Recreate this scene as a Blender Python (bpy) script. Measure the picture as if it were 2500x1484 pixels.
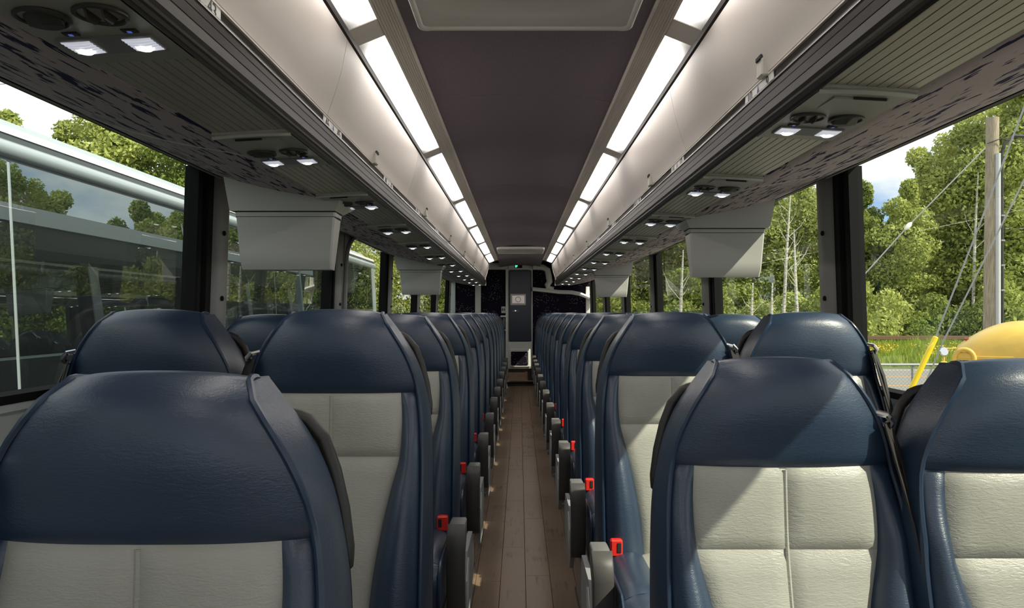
import bpy, math, random
import numpy as np
from mathutils import Vector, Matrix

# ------------------------------------------------------------------ camera, sky, sun, exposure
for o in list(bpy.data.objects):
    bpy.data.objects.remove(o)
scene = bpy.context.scene
COL = scene.collection
E = 1.18                      # eye height above the aisle floor
F = 1800.0                    # focal length in pixels of the 2500 px frame
XC = 0.015                    # centre line of the coach
cam_d = bpy.data.cameras.new('camera')
cam_d.sensor_fit = 'HORIZONTAL'
cam_d.sensor_width = 36.0
cam_d.lens = F / 2500 * 36
cam_d.shift_x = -18 / 2500
cam_d.shift_y = 22 / 2500
cam_d.clip_start = 0.02
cam_d.clip_end = 600
cam = bpy.data.objects.new('camera', cam_d)
COL.objects.link(cam)
cam.location = (0, 0, E)
cam.rotation_euler = (math.pi / 2, 0, 0)
scene.camera = cam

scene.view_settings.view_transform = 'Standard'
scene.view_settings.look = 'None'
scene.view_settings.exposure = 0.55
scene.view_settings.gamma = 1.0
scene.view_settings.use_curve_mapping = False


def N(nt, kind, **kw):
    n = nt.nodes.new(kind)
    for k, v in kw.items():
        setattr(n, k, v)
    return n


world = bpy.data.worlds.new('sky')
scene.world = world
world.use_nodes = True
wt = world.node_tree
wt.nodes.clear()
wo = N(wt, 'ShaderNodeOutputWorld')
bg = N(wt, 'ShaderNodeBackground')
tc = N(wt, 'ShaderNodeTexCoord')
mp = N(wt, 'ShaderNodeMapping')
mp.inputs['Scale'].default_value = (1, 1, 2.2)
mp.inputs['Location'].default_value = (3.1, 0.4, 0.2)
nz = N(wt, 'ShaderNodeTexNoise')
nz.inputs['Scale'].default_value = 2.6
nz.inputs['Detail'].default_value = 7
nz.inputs['Roughness'].default_value = 0.55
cr = N(wt, 'ShaderNodeValToRGB')
cr.color_ramp.elements[0].position = 0.38
cr.color_ramp.elements[0].color = (0.36, 0.52, 0.80, 1)
cr.color_ramp.elements[1].position = 0.50
cr.color_ramp.elements[1].color = (0.98, 0.98, 1.0, 1)
wt.links.new(tc.outputs['Generated'], mp.inputs['Vector'])
wt.links.new(mp.outputs['Vector'], nz.inputs['Vector'])
wt.links.new(nz.outputs['Fac'], cr.inputs['Fac'])
wt.links.new(cr.outputs['Color'], bg.inputs['Color'])
bg.inputs['Strength'].default_value = 1.05
wt.links.new(bg.outputs['Background'], wo.inputs['Surface'])

sun_d = bpy.data.lights.new('sun', 'SUN')
sun_d.energy = 5.0
sun_d.color = (1.0, 0.93, 0.80)
sun_d.angle = math.radians(0.6)
sun = bpy.data.objects.new('sun', sun_d)
COL.objects.link(sun)
sun.rotation_euler = Vector((-1.0, 0.6, -1.1)).to_track_quat('-Z', 'Y').to_euler()

rnd = random.Random(7)

# ------------------------------------------------------------------ materials
MATS = {}


def base_mat(name):
    m = bpy.data.materials.new(name)
    m.use_nodes = True
    nt = m.node_tree
    p = nt.nodes['Principled BSDF']
    MATS[name] = m
    return m, nt, p


def mat(name, col, rough=0.5, metal=0.0, bump=None, var=0.0, spec=0.5, vscale=12.0, coat=0.0, emit=None):
    """plain procedural material; bump=(scale, strength, distance); var = brightness variation by noise"""
    m, nt, p = base_mat(name)
    p.inputs['Base Color'].default_value = (*col, 1)
    p.inputs['Roughness'].default_value = rough
    p.inputs['Metallic'].default_value = metal
    p.inputs['Specular IOR Level'].default_value = spec
    p.inputs['Coat Weight'].default_value = coat
    tc = N(nt, 'ShaderNodeTexCoord')
    if var > 0:
        nz = N(nt, 'ShaderNodeTexNoise')
        nz.inputs['Scale'].default_value = vscale
        nz.inputs['Detail'].default_value = 5
        nt.links.new(tc.outputs['Object'], nz.inputs['Vector'])
        mr = N(nt, 'ShaderNodeMapRange')
        mr.inputs['From Min'].default_value = 0.3
        mr.inputs['From Max'].default_value = 0.7
        mr.inputs['To Min'].default_value = 1 - var
        mr.inputs['To Max'].default_value = 1 + var
        nt.links.new(nz.outputs['Fac'], mr.inputs['Value'])
        mx = N(nt, 'ShaderNodeVectorMath', operation='SCALE')
        mx.inputs[0].default_value = col
        nt.links.new(mr.outputs['Result'], mx.inputs['Scale'])
        nt.links.new(mx.outputs['Vector'], p.inputs['Base Color'])
    if bump:
        bz = N(nt, 'ShaderNodeTexNoise')
        bz.inputs['Scale'].default_value = bump[0]
        bz.inputs['Detail'].default_value = 4
        nt.links.new(tc.outputs['Object'], bz.inputs['Vector'])
        bn = N(nt, 'ShaderNodeBump')
        bn.inputs['Strength'].default_value = bump[1]
        bn.inputs['Distance'].default_value = bump[2]
        nt.links.new(bz.outputs['Fac'], bn.inputs['Height'])
        nt.links.new(bn.outputs['Normal'], p.inputs['Normal'])
    if emit:
        p.inputs['Emission Color'].default_value = (*emit[0], 1)
        p.inputs['Emission Strength'].default_value = emit[1]
    return m


def leather(name, col, rough, wrinkle=0.35, spec=0.5):
    m, nt, p = base_mat(name)
    p.inputs['Base Color'].default_value = (*col, 1)
    p.inputs['Roughness'].default_value = rough
    p.inputs['Specular IOR Level'].default_value = spec
    tc = N(nt, 'ShaderNodeTexCoord')
    # fine pebble grain
    v = N(nt, 'ShaderNodeTexVoronoi', feature='DISTANCE_TO_EDGE')
    v.inputs['Scale'].default_value = 260
    nt.links.new(tc.outputs['Object'], v.inputs['Vector'])
    # stretched wrinkles, slanting
    mp = N(nt, 'ShaderNodeMapping')
    mp.inputs['Rotation'].default_value = (0, 0.75, 0)
    mp.inputs['Scale'].default_value = (34, 80, 125)
    nt.links.new(tc.outputs['Object'], mp.inputs['Vector'])
    w = N(nt, 'ShaderNodeTexNoise')
    w.inputs['Scale'].default_value = 1.6
    w.inputs['Detail'].default_value = 3
    w.inputs['Distortion'].default_value = 1.2
    nt.links.new(mp.outputs['Vector'], w.inputs['Vector'])
    b1 = N(nt, 'ShaderNodeBump')
    b1.inputs['Strength'].default_value = 0.18
    b1.inputs['Distance'].default_value = 0.0012
    nt.links.new(v.outputs['Distance'], b1.inputs['Height'])
    b2 = N(nt, 'ShaderNodeBump')
    b2.inputs['Strength'].default_value = wrinkle
    b2.inputs['Distance'].default_value = 0.0022
    nt.links.new(w.outputs['Fac'], b2.inputs['Height'])
    nt.links.new(b1.outputs['Normal'], b2.inputs['Normal'])
    nt.links.new(b2.outputs['Normal'], p.inputs['Normal'])
    # slight tone wear
    nz = N(nt, 'ShaderNodeTexNoise')
    nz.inputs['Scale'].default_value = 9
    nz.inputs['Detail'].default_value = 4
    nt.links.new(tc.outputs['Object'], nz.inputs['Vector'])
    mr = N(nt, 'ShaderNodeMapRange')
    mr.inputs['To Min'].default_value = 0.85
    mr.inputs['To Max'].default_value = 1.15
    nt.links.new(nz.outputs['Fac'], mr.inputs['Value'])
    mx = N(nt, 'ShaderNodeVectorMath', operation='SCALE')
    mx.inputs[0].default_value = col
    nt.links.new(mr.outputs['Result'], mx.inputs['Scale'])
    nt.links.new(mx.outputs['Vector'], p.inputs['Base Color'])
    return m


NAVY = leather('navy_leather', (0.019, 0.038, 0.072), 0.38, 0.2, 0.75)
GREY = leather('grey_leather', (0.36, 0.36, 0.315), 0.42, 0.45)
PIPING = mat('navy_piping', (0.019, 0.038, 0.074), 0.32)
BLACKP = mat('black_plastic', (0.018, 0.016, 0.015), 0.45, bump=(300, 0.1, 0.001))
DARKPAD = mat('dark_grey_pad', (0.060, 0.057, 0.055), 0.5, bump=(400, 0.15, 0.001))
MIDGREY = mat('mid_grey_plastic', (0.16, 0.16, 0.155), 0.5, bump=(350, 0.1, 0.001))
LTGREY = mat('light_grey_panel', (0.30, 0.31, 0.32), 0.5)
RED = mat('red_buckle', (0.80, 0.03, 0.02), 0.35)
BELT = mat('black_webbing', (0.022, 0.018, 0.016), 0.75, bump=(600, 0.3, 0.001))
CHROME = mat('chrome', (0.75, 0.75, 0.78), 0.12, 1.0)
STEEL = mat('brushed_steel', (0.35, 0.35, 0.36), 0.35, 1.0)
BINDOOR = mat('bin_door_cream', (0.68, 0.62, 0.57), 0.42, bump=(420, 0.06, 0.001))
CONSOLE = mat('console_grey', (0.31, 0.305, 0.265), 0.45, bump=(400, 0.05, 0.001))
RIMGREY = mat('console_rim', (0.42, 0.41, 0.36), 0.4)
MONITOR = mat('monitor_grey', (0.46, 0.455, 0.42), 0.45, bump=(450, 0.08, 0.001))
WHITEP = mat('off_white_plastic', (0.82, 0.79, 0.73), 0.42)
PALEW = mat('pale_wall_panel', (0.55, 0.58, 0.55), 0.5)
DARKSEAM = mat('dark_seam', (0.02, 0.02, 0.02), 0.8)
POSTGREY = mat('post_grey', (0.28, 0.27, 0.255), 0.38, bump=(350, 0.08, 0.001))
RUBBER = mat('black_rubber', (0.010, 0.010, 0.010), 0.75, spec=0.15)
VENTDK = mat('vent_dark', (0.035, 0.033, 0.028), 0.45)
BLUELED = mat('blue_button_led', (0.03, 0.03, 0.10), 0.3, emit=((0.15, 0.2, 0.9), 0.25))
CARPET = mat('ceiling_carpet', (0.245, 0.200, 0.236), 0.95, bump=(700, 0.5, 0.002), var=0.12, vscale=260, spec=0.1)
HATCH = mat('hatch_plastic', (0.70, 0.685, 0.64), 0.45)
PLATE = mat('number_plate', (0.70, 0.69, 0.66), 0.4)
INK = mat('black_ink', (0.01, 0.01, 0.012), 0.5)
BLUEINK = mat('blue_ink', (0.02, 0.03, 0.20), 0.5)
FLOORB = mat('floor_base', (0.035, 0.028, 0.022), 0.7)
RISER = mat('brown_riser', (0.045, 0.028, 0.019), 0.4, var=0.2)
NAVYDOOR = mat('navy_door', (0.020, 0.030, 0.050), 0.3, bump=(260, 0.15, 0.001))
GREENLED = mat('green_led', (0.0, 0.1, 0.05), 0.4, emit=((0.05, 0.9, 0.45), 1.3))
LENS = mat('reading_lamp_lens', (0.8, 0.8, 0.85), 0.2, emit=((0.85, 0.88, 1.0), 0.30))
LENSHOT = mat('reading_lamp_bulb', (0.9, 0.9, 0.9), 0.2, emit=((0.95, 0.97, 1.0), 2.6))
BRIGHT = mat('bright_lip', (0.75, 0.72, 0.72), 0.18, 1.0)
SHELL = mat('coach_outer_skin', (0.05, 0.052, 0.055), 0.35)
MIRRORP = mat('mirror_plate', (0.66, 0.58, 0.52), 0.35, 0.1)
MIRRORF = mat('mirror_face', (0.70, 0.64, 0.58), 0.2, 0.5)


def aluminium(name, col, rough, metal=0.85):
    m, nt, p = base_mat(name)
    p.inputs['Metallic'].default_value = metal
    p.inputs['Roughness'].default_value = rough
    tc = N(nt, 'ShaderNodeTexCoord')
    mp = N(nt, 'ShaderNodeMapping')
    mp.inputs['Scale'].default_value = (300, 2.2, 300)
    nt.links.new(tc.outputs['Object'], mp.inputs['Vector'])
    nz = N(nt, 'ShaderNodeTexNoise')
    nz.inputs['Scale'].default_value = 1
    nz.inputs['Detail'].default_value = 3
    nt.links.new(mp.outputs['Vector'], nz.inputs['Vector'])
    mr = N(nt, 'ShaderNodeMapRange')
    mr.inputs['To Min'].default_value = 0.75
    mr.inputs['To Max'].default_value = 1.25
    nt.links.new(nz.outputs['Fac'], mr.inputs['Value'])
    mx = N(nt, 'ShaderNodeVectorMath', operation='SCALE')
    mx.inputs[0].default_value = col
    nt.links.new(mr.outputs['Result'], mx.inputs['Scale'])
    nt.links.new(mx.outputs['Vector'], p.inputs['Base Color'])
    return m


ALU = aluminium('aluminium_rib', (0.44, 0.415, 0.335), 0.38, 0.45)
ALUDK = aluminium('bronze_rail', (0.042, 0.036, 0.032), 0.32, 0.3)
ALUSTRIP = aluminium('ceiling_strip', (0.72, 0.66, 0.60), 0.45, 0.1)
DIVIDER = mat('light_divider', (0.75, 0.71, 0.66), 0.45)


def streak_fabric():
    m, nt, p = base_mat('streaked_fabric')
    p.inputs['Roughness'].default_value = 0.9
    p.inputs['Specular IOR Level'].default_value = 0.15
    tc = N(nt, 'ShaderNodeTexCoord')
    mp = N(nt, 'ShaderNodeMapping')
    mp.inputs['Scale'].default_value = (58, 7.5, 58)
    nt.links.new(tc.outputs['Object'], mp.inputs['Vector'])
    nz = N(nt, 'ShaderNodeTexNoise')
    nz.inputs['Scale'].default_value = 1.0
    nz.inputs['Detail'].default_value = 2.5
    nz.inputs['Roughness'].default_value = 0.6
    nz.inputs['Distortion'].default_value = 0.35
    nt.links.new(mp.outputs['Vector'], nz.inputs['Vector'])
    r = N(nt, 'ShaderNodeValToRGB')
    r.color_ramp.elements[0].position = 0.565
    r.color_ramp.elements[0].color = (0, 0, 0, 1)
    r.color_ramp.elements[1].position = 0.585
    r.color_ramp.elements[1].color = (1, 1, 1, 1)
    nt.links.new(nz.outputs['Fac'], r.inputs['Fac'])
    mx = N(nt, 'ShaderNodeMix', data_type='RGBA')
    mx.inputs['A'].default_value = (0.43, 0.365, 0.365, 1)
    mx.inputs['B'].default_value = (0.018, 0.020, 0.060, 1)
    nt.links.new(r.outputs['Color'], mx.inputs['Factor'])
    # small pale flecks
    mp2 = N(nt, 'ShaderNodeMapping')
    mp2.inputs['Scale'].default_value = (60, 22, 60)
    mp2.inputs['Location'].default_value = (5, 3, 1)
    nt.links.new(tc.outputs['Object'], mp2.inputs['Vector'])
    n2 = N(nt, 'ShaderNodeTexNoise')
    n2.inputs['Scale'].default_value = 1.0
    n2.inputs['Detail'].default_value = 1
    nt.links.new(mp2.outputs['Vector'], n2.inputs['Vector'])
    r2 = N(nt, 'ShaderNodeValToRGB')
    r2.color_ramp.elements[0].position = 0.735
    r2.color_ramp.elements[0].color = (0, 0, 0, 1)
    r2.color_ramp.elements[1].position = 0.76
    r2.color_ramp.elements[1].color = (0.6, 0.6, 0.6, 1)
    nt.links.new(n2.outputs['Fac'], r2.inputs['Fac'])
    mx2 = N(nt, 'ShaderNodeMix', data_type='RGBA')
    mx2.inputs['B'].default_value = (0.22, 0.24, 0.30, 1)
    nt.links.new(mx.outputs['Result'], mx2.inputs['A'])
    nt.links.new(r2.outputs['Color'], mx2.inputs['Factor'])
    nt.links.new(mx2.outputs['Result'], p.inputs['Base Color'])
    return m


FABRIC = streak_fabric()


def speck_fabric():
    m, nt, p = base_mat('speckled_dark_fabric')
    p.inputs['Roughness'].default_value = 0.95
    p.inputs['Specular IOR Level'].default_value = 0.1
    tc = N(nt, 'ShaderNodeTexCoord')
    mp = N(nt, 'ShaderNodeMapping')
    mp.inputs['Scale'].default_value = (34, 34, 50)
    nt.links.new(tc.outputs['Object'], mp.inputs['Vector'])
    v = N(nt, 'ShaderNodeTexVoronoi')
    v.inputs['Scale'].default_value = 1.0
    nt.links.new(mp.outputs['Vector'], v.inputs['Vector'])
    lt = N(nt, 'ShaderNodeMath', operation='LESS_THAN')
    lt.inputs[1].default_value = 0.26
    nt.links.new(v.outputs['Distance'], lt.inputs[0])
    cl = N(nt, 'ShaderNodeTexNoise')
    cl.inputs['Scale'].default_value = 6
    nt.links.new(tc.outputs['Object'], cl.inputs['Vector'])
    gt = N(nt, 'ShaderNodeMath', operation='GREATER_THAN')
    gt.inputs[1].default_value = 0.52
    nt.links.new(cl.outputs['Fac'], gt.inputs[0])
    mu = N(nt, 'ShaderNodeMath', operation='MULTIPLY')
    nt.links.new(lt.outputs[0], mu.inputs[0])
    nt.links.new(gt.outputs[0], mu.inputs[1])
    mx = N(nt, 'ShaderNodeMix', data_type='RGBA')
    mx.inputs['A'].default_value = (0.014, 0.010, 0.020, 1)
    mx.inputs['B'].default_value = (0.26, 0.23, 0.22, 1)
    nt.links.new(mu.outputs[0], mx.inputs['Factor'])
    nt.links.new(mx.outputs['Result'], p.inputs['Base Color'])
    return m


SPECK = speck_fabric()


def plank_wood():
    m, nt, p = base_mat('wood_plank')
    p.inputs['Roughness'].default_value = 0.42
    tc = N(nt, 'ShaderNodeTexCoord')
    oi = N(nt, 'ShaderNodeObjectInfo')
    ad = N(nt, 'ShaderNodeVectorMath', operation='ADD')
    sc = N(nt, 'ShaderNodeMath', operation='MULTIPLY')
    sc.inputs[1].default_value = 37.0
    nt.links.new(oi.outputs['Random'], sc.inputs[0])
    nt.links.new(tc.outputs['Object'], ad.inputs[0])
    nt.links.new(sc.outputs[0], ad.inputs[1])
    mp = N(nt, 'ShaderNodeMapping')
    mp.inputs['Scale'].default_value = (55, 3.5, 10)
    nt.links.new(ad.outputs['Vector'], mp.inputs['Vector'])
    n1 = N(nt, 'ShaderNodeTexNoise')
    n1.inputs['Scale'].default_value = 1
    n1.inputs['Detail'].default_value = 6
    n1.inputs['Roughness'].default_value = 0.65
    nt.links.new(mp.outputs['Vector'], n1.inputs['Vector'])
    n2 = N(nt, 'ShaderNodeTexNoise')
    n2.inputs['Scale'].default_value = 7
    n2.inputs['Detail'].default_value = 5
    nt.links.new(ad.outputs['Vector'], n2.inputs['Vector'])
    a = N(nt, 'ShaderNodeMath', operation='MULTIPLY_ADD')
    a.inputs[1].default_value = 0.9
    nt.links.new(n2.outputs['Fac'], a.inputs[0])
    nt.links.new(n1.outputs['Fac'], a.inputs[2])
    r2 = N(nt, 'ShaderNodeMath', operation='MULTIPLY_ADD')
    r2.inputs[1].default_value = 0.22
    nt.links.new(oi.outputs['Random'], r2.inputs[0])
    nt.links.new(a.outputs[0], r2.inputs[2])
    cr = N(nt, 'ShaderNodeValToRGB')
    cr.color_ramp.elements[0].position = 0.72
    cr.color_ramp.elements[0].color = (0.042, 0.025, 0.016, 1)
    cr.color_ramp.elements[1].position = 1.32
    cr.color_ramp.elements[1].color = (0.195, 0.128, 0.082, 1)
    nt.links.new(r2.outputs[0], cr.inputs['Fac'])
    nt.links.new(cr.outputs['Color'], p.inputs['Base Color'])
    bn = N(nt, 'ShaderNodeBump')
    bn.inputs['Strength'].default_value = 0.25
    bn.inputs['Distance'].default_value = 0.001
    nt.links.new(n1.outputs['Fac'], bn.inputs['Height'])
    nt.links.new(bn.outputs['Normal'], p.inputs['Normal'])
    return m


WOOD = plank_wood()


def pane_glass(name, tint, refl=1.0):
    m = bpy.data.materials.new(name)
    m.use_nodes = True
    nt = m.node_tree
    nt.nodes.clear()
    out = N(nt, 'ShaderNodeOutputMaterial')
    tr = N(nt, 'ShaderNodeBsdfTransparent')
    tr.inputs['Color'].default_value = (*tint, 1)
    gl = N(nt, 'ShaderNodeBsdfGlossy')
    gl.inputs['Roughness'].default_value = 0.0
    gl.inputs['Color'].default_value = (0.95, 0.97, 0.95, 1)
    ge = N(nt, 'ShaderNodeNewGeometry')          # Schlick reflectance, the same from both faces
    dt = N(nt, 'ShaderNodeVectorMath', operation='DOT_PRODUCT')
    nt.links.new(ge.outputs['Normal'], dt.inputs[0])
    nt.links.new(ge.outputs['Incoming'], dt.inputs[1])
    ab = N(nt, 'ShaderNodeMath', operation='ABSOLUTE')
    nt.links.new(dt.outputs['Value'], ab.inputs[0])
    om = N(nt, 'ShaderNodeMath', operation='SUBTRACT')
    om.inputs[0].default_value = 1.0
    nt.links.new(ab.outputs[0], om.inputs[1])
    pw = N(nt, 'ShaderNodeMath', operation='POWER')
    pw.inputs[1].default_value = 5.0
    nt.links.new(om.outputs[0], pw.inputs[0])
    mu = N(nt, 'ShaderNodeMath', operation='MULTIPLY_ADD')
    mu.inputs[1].default_value = 0.93 * refl
    mu.inputs[2].default_value = 0.07 * refl
    mu.use_clamp = True
    nt.links.new(pw.outputs[0], mu.inputs[0])
    mx = N(nt, 'ShaderNodeMixShader')
    nt.links.new(mu.outputs[0], mx.inputs['Fac'])
    nt.links.new(tr.outputs['BSDF'], mx.inputs[1])
    nt.links.new(gl.outputs['BSDF'], mx.inputs[2])
    nt.links.new(mx.outputs['Shader'], out.inputs['Surface'])
    MATS[name] = m
    return m


GLASS = pane_glass('window_glass', (0.80, 0.84, 0.78), 1.0)


def coach_glass():
    m = bpy.data.materials.new('tinted_coach_glass')
    m.use_nodes = True
    nt = m.node_tree
    nt.nodes.clear()
    out = N(nt, 'ShaderNodeOutputMaterial')
    df = N(nt, 'ShaderNodeBsdfDiffuse')
    df.inputs['Color'].default_value = (0.010, 0.012, 0.012, 1)
    gl = N(nt, 'ShaderNodeBsdfGlossy')
    gl.inputs['Roughness'].default_value = 0.0
    gl.inputs['Color'].default_value = (0.62, 0.72, 0.74, 1)
    mx = N(nt, 'ShaderNodeMixShader')
    mx.inputs['Fac'].default_value = 0.42
    nt.links.new(df.outputs['BSDF'], mx.inputs[1])
    nt.links.new(gl.outputs['BSDF'], mx.inputs[2])
    nt.links.new(mx.outputs['Shader'], out.inputs['Surface'])
    return m


COACHGLASS = coach_glass()


def lamp_panel_mat(sg):
    """ribbed diffuser: brightest along the tube behind it, falling off at its ends"""
    m, nt, p = base_mat('ribbed_light_diffuser_%s' % ('left' if sg < 0 else 'right'))
    p.inputs['Base Color'].default_value = (0.75, 0.72, 0.71, 1)
    p.inputs['Roughness'].default_value = 0.3
    tc = N(nt, 'ShaderNodeTexCoord')
    sp = N(nt, 'ShaderNodeSeparateXYZ')
    nt.links.new(tc.outputs['Object'], sp.inputs['Vector'])
    ab = N(nt, 'ShaderNodeMath', operation='ABSOLUTE')
    nt.links.new(sp.outputs['Y'], ab.inputs[0])
    mr = N(nt, 'ShaderNodeMapRange', interpolation_type='SMOOTHSTEP')
    mr.inputs['From Min'].default_value = 0.67
    mr.inputs['From Max'].default_value = 0.50
    mr.inputs['To Min'].default_value = 0.10
    mr.inputs['To Max'].default_value = 1.0
    nt.links.new(ab.outputs[0], mr.inputs['Value'])
    st = N(nt, 'ShaderNodeMath', operation='MULTIPLY')
    mc = N(nt, 'ShaderNodeMapRange', interpolation_type='SMOOTHSTEP')     # the tube sits toward the aisle edge
    mc.inputs['From Min'].default_value = sg * 0.040
    mc.inputs['From Max'].default_value = sg * -0.004
    mc.inputs['To Min'].default_value = 0.13
    mc.inputs['To Max'].default_value = 1.0
    nt.links.new(sp.outputs['X'], mc.inputs['Value'])
    ml_ = N(nt, 'ShaderNodeMath', operation='MULTIPLY')
    ml_.inputs[1].default_value = LAMP
    nt.links.new(mc.outputs['Result'], ml_.inputs[0])
    nt.links.new(mr.outputs['Result'], st.inputs[0])
    nt.links.new(ml_.outputs[0], st.inputs[1])
    p.inputs['Emission Color'].default_value = (1.0, 0.95, 0.90, 1)
    nt.links.new(st.outputs[0], p.inputs['Emission Strength'])
    return m


LAMP = 7.0
LAMPMAT = {-1: lamp_panel_mat(-1), 1: lamp_panel_mat(1)}

# ------------------------------------------------------------------ mesh helpers
TAGGED = []


def interp(z, zs, vs):
    """monotone-ish smooth interpolation (Catmull-Rom through samples, zs ascending)"""
    z = float(z)
    if z <= zs[0]:
        return vs[0]
    if z >= zs[-1]:
        return vs[-1]
    i = 0
    while zs[i + 1] < z:
        i += 1
    h = zs[i + 1] - zs[i]
    t = (z - zs[i]) / h

    def sl(k):
        if k <= 0:
            return (vs[1] - vs[0]) / (zs[1] - zs[0])
        if k >= len(zs) - 1:
            return (vs[-1] - vs[-2]) / (zs[-1] - zs[-2])
        return (vs[k + 1] - vs[k - 1]) / (zs[k + 1] - zs[k - 1])
    m0, m1 = sl(i) * h, sl(i + 1) * h
    t2, t3 = t * t, t * t * t
    return (2 * t3 - 3 * t2 + 1) * vs[i] + (t3 - 2 * t2 + t) * m0 + (-2 * t3 + 3 * t2) * vs[i + 1] + (t3 - t2) * m1


class MB:
    def __init__(self):
        self.v = []
        self.f = []

    def add(self, vs, fs):
        b = len(self.v)
        self.v += [tuple(p) for p in vs]
        self.f += [tuple(i + b for i in q) for q in fs]
        return self

    def box(self, x0, x1, y0, y1, z0, z1):
        return self.add([(x0, y0, z0), (x1, y0, z0), (x1, y1, z0), (x0, y1, z0),
                         (x0, y0, z1), (x1, y0, z1), (x1, y1, z1), (x0, y1, z1)],
                        [(0, 3, 2, 1), (4, 5, 6, 7), (0, 1, 5, 4), (1, 2, 6, 5), (2, 3, 7, 6), (3, 0, 4, 7)])

    def bbox(self, x0, x1, y0, y1, z0, z1, b):
        """box with chamfered edges"""
        xs, ys, zs = (x0, x1), (y0, y1), (z0, z1)
        cx, cy, cz = (x0 + x1) / 2, (y0 + y1) / 2, (z0 + z1) / 2
        pts = []
        for sx in (0, 1):
            for sy in (0, 1):
                for sz in (0, 1):
                    dx, dy, dz = (b if sx == 0 else -b), (b if sy == 0 else -b), (b if sz == 0 else -b)
                    pts += [(xs[sx], ys[sy] + dy, zs[sz] + dz), (xs[sx] + dx, ys[sy], zs[sz] + dz), (xs[sx] + dx, ys[sy] + dy, zs[sz])]
        import bmesh
        bm = bmesh.new()
        for p in pts:
            bm.verts.new(p)
        bmesh.ops.convex_hull(bm, input=bm.verts)
        bmesh.ops.dissolve_limit(bm, angle_limit=0.01, verts=bm.verts, edges=bm.edges)
        bm.verts.index_update()
        vs = [v.co[:] for v in bm.verts]
        fs = [[v.index for v in f.verts] for f in bm.faces]
        bm.free()
        return self.add(vs, fs)

    def hull(self, pts):
        import bmesh
        bm = bmesh.new()
        for p in pts:
            bm.verts.new(p)
        r = bmesh.ops.convex_hull(bm, input=bm.verts)
        lone = [v for v in bm.verts if not v.link_faces]
        bmesh.ops.delete(bm, geom=lone, context='VERTS')
        bmesh.ops.dissolve_limit(bm, angle_limit=0.01, verts=bm.verts, edges=bm.edges)
        bm.verts.index_update()
        vs = [v.co[:] for v in bm.verts]
        fs = [[v.index for v in f.verts] for f in bm.faces]
        bm.free()
        return self.add(vs, fs)

    def grid(self, pts, close_u=False):
        """pts[row][col]"""
        r, c = len(pts), len(pts[0])
        vs = [p for row in pts for p in row]
        fs = []
        for i in range(r - 1):
            for j in range(c - 1 if not close_u else c):
                k = (j + 1) % c
                fs.append((i * c + j, i * c + k, (i + 1) * c + k, (i + 1) * c + j))
        return self.add(vs, fs)

    def tube(self, path, rad, n=6, cap=True, flat=None):
        """round tube along a path; rad scalar or list"""
        P = [Vector(p) for p in path]
        rows = []
        prev = None
        for i, p in enumerate(P):
            t = (P[min(i + 1, len(P) - 1)] - P[max(i - 1, 0)]).normalized()
            if prev is None:
                a = Vector((0, 0, 1)) if abs(t.z) < 0.9 else Vector((1, 0, 0))
                u = t.cross(a).normalized()
            else:
                u = (prev - t * prev.dot(t)).normalized()
            prev = u
            w = t.cross(u)
            r = rad[i] if isinstance(rad, (list, tuple)) else rad
            rows.append([tuple(p + u * (r * math.cos(2 * math.pi * k / n)) + w * (r * math.sin(2 * math.pi * k / n))) for k in range(n)])
        self.grid(rows, close_u=True)
        if cap:
            b = len(self.v) - len(P) * n
            self.f.append(tuple(b + k for k in range(n))[::-1])
            self.f.append(tuple(b + (len(P) - 1) * n + k for k in range(n)))
        return self

    def extrude_y(self, prof, y0, y1, close=True, caps=True):
        """profile [(x,z)] extruded along y"""
        n = len(prof)
        vs = [(x, y0, z) for x, z in prof] + [(x, y1, z) for x, z in prof]
        fs = []
        for i in range(n if close else n - 1):
            j = (i + 1) % n
            fs.append((i, j, n + j, n + i))
        if caps and close:
            fs.append(tuple(range(n))[::-1])
            fs.append(tuple(range(n, 2 * n)))
        return self.add(vs, fs)

    def extrude_x(self, prof, x0, x1, caps=True):
        """profile [(y,z)] extruded along x"""
        n = len(prof)
        vs = [(x0, y, z) for y, z in prof] + [(x1, y, z) for y, z in prof]
        fs = [(i, (i + 1) % n, n + (i + 1) % n, n + i) for i in range(n)]
        if caps:
            fs.append(tuple(range(n))[::-1])
            fs.append(tuple(range(n, 2 * n)))
        return self.add(vs, fs)

    def disc_ring(self, c, r0, r1, h0, h1, n=24, axis='z'):
        vs, fs = [], []
        for k in range(n):
            a = 2 * math.pi * k / n
            vs.append((c[0] + r0 * math.cos(a), c[1] + r0 * math.sin(a), c[2] + h0))
        for k in range(n):
            a = 2 * math.pi * k / n
            vs.append((c[0] + r1 * math.cos(a), c[1] + r1 * math.sin(a), c[2] + h1))
        for k in range(n):
            fs.append((k, (k + 1) % n, n + (k + 1) % n, n + k))
        return self.add(vs, fs)

    def lathe(self, c, prof, n=24, cap=True):
        """profile [(r,h)] around z at c"""
        rows = [[(c[0] + r * math.cos(2 * math.pi * k / n), c[1] + r * math.sin(2 * math.pi * k / n), c[2] + h) for k in range(n)] for r, h in prof]
        self.grid(rows, close_u=True)
        if cap:
            b = len(self.v) - n
            self.f.append(tuple(b + k for k in range(n)))
        return self

    def mesh(self, name, m, smooth=True, angle=40, mirror=False):
        v = self.v
        f = self.f
        if mirror:
            v = [(-a, b, c) for a, b, c in v]
            f = [q[::-1] for q in f]
        me = bpy.data.meshes.new(name)
        me.from_pydata(v, [], f)
        me.materials.append(m)
        if smooth:
            me.shade_smooth()
            try:
                me.set_sharp_from_angle(angle=math.radians(angle))
            except Exception:
                pass
        return me

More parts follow.
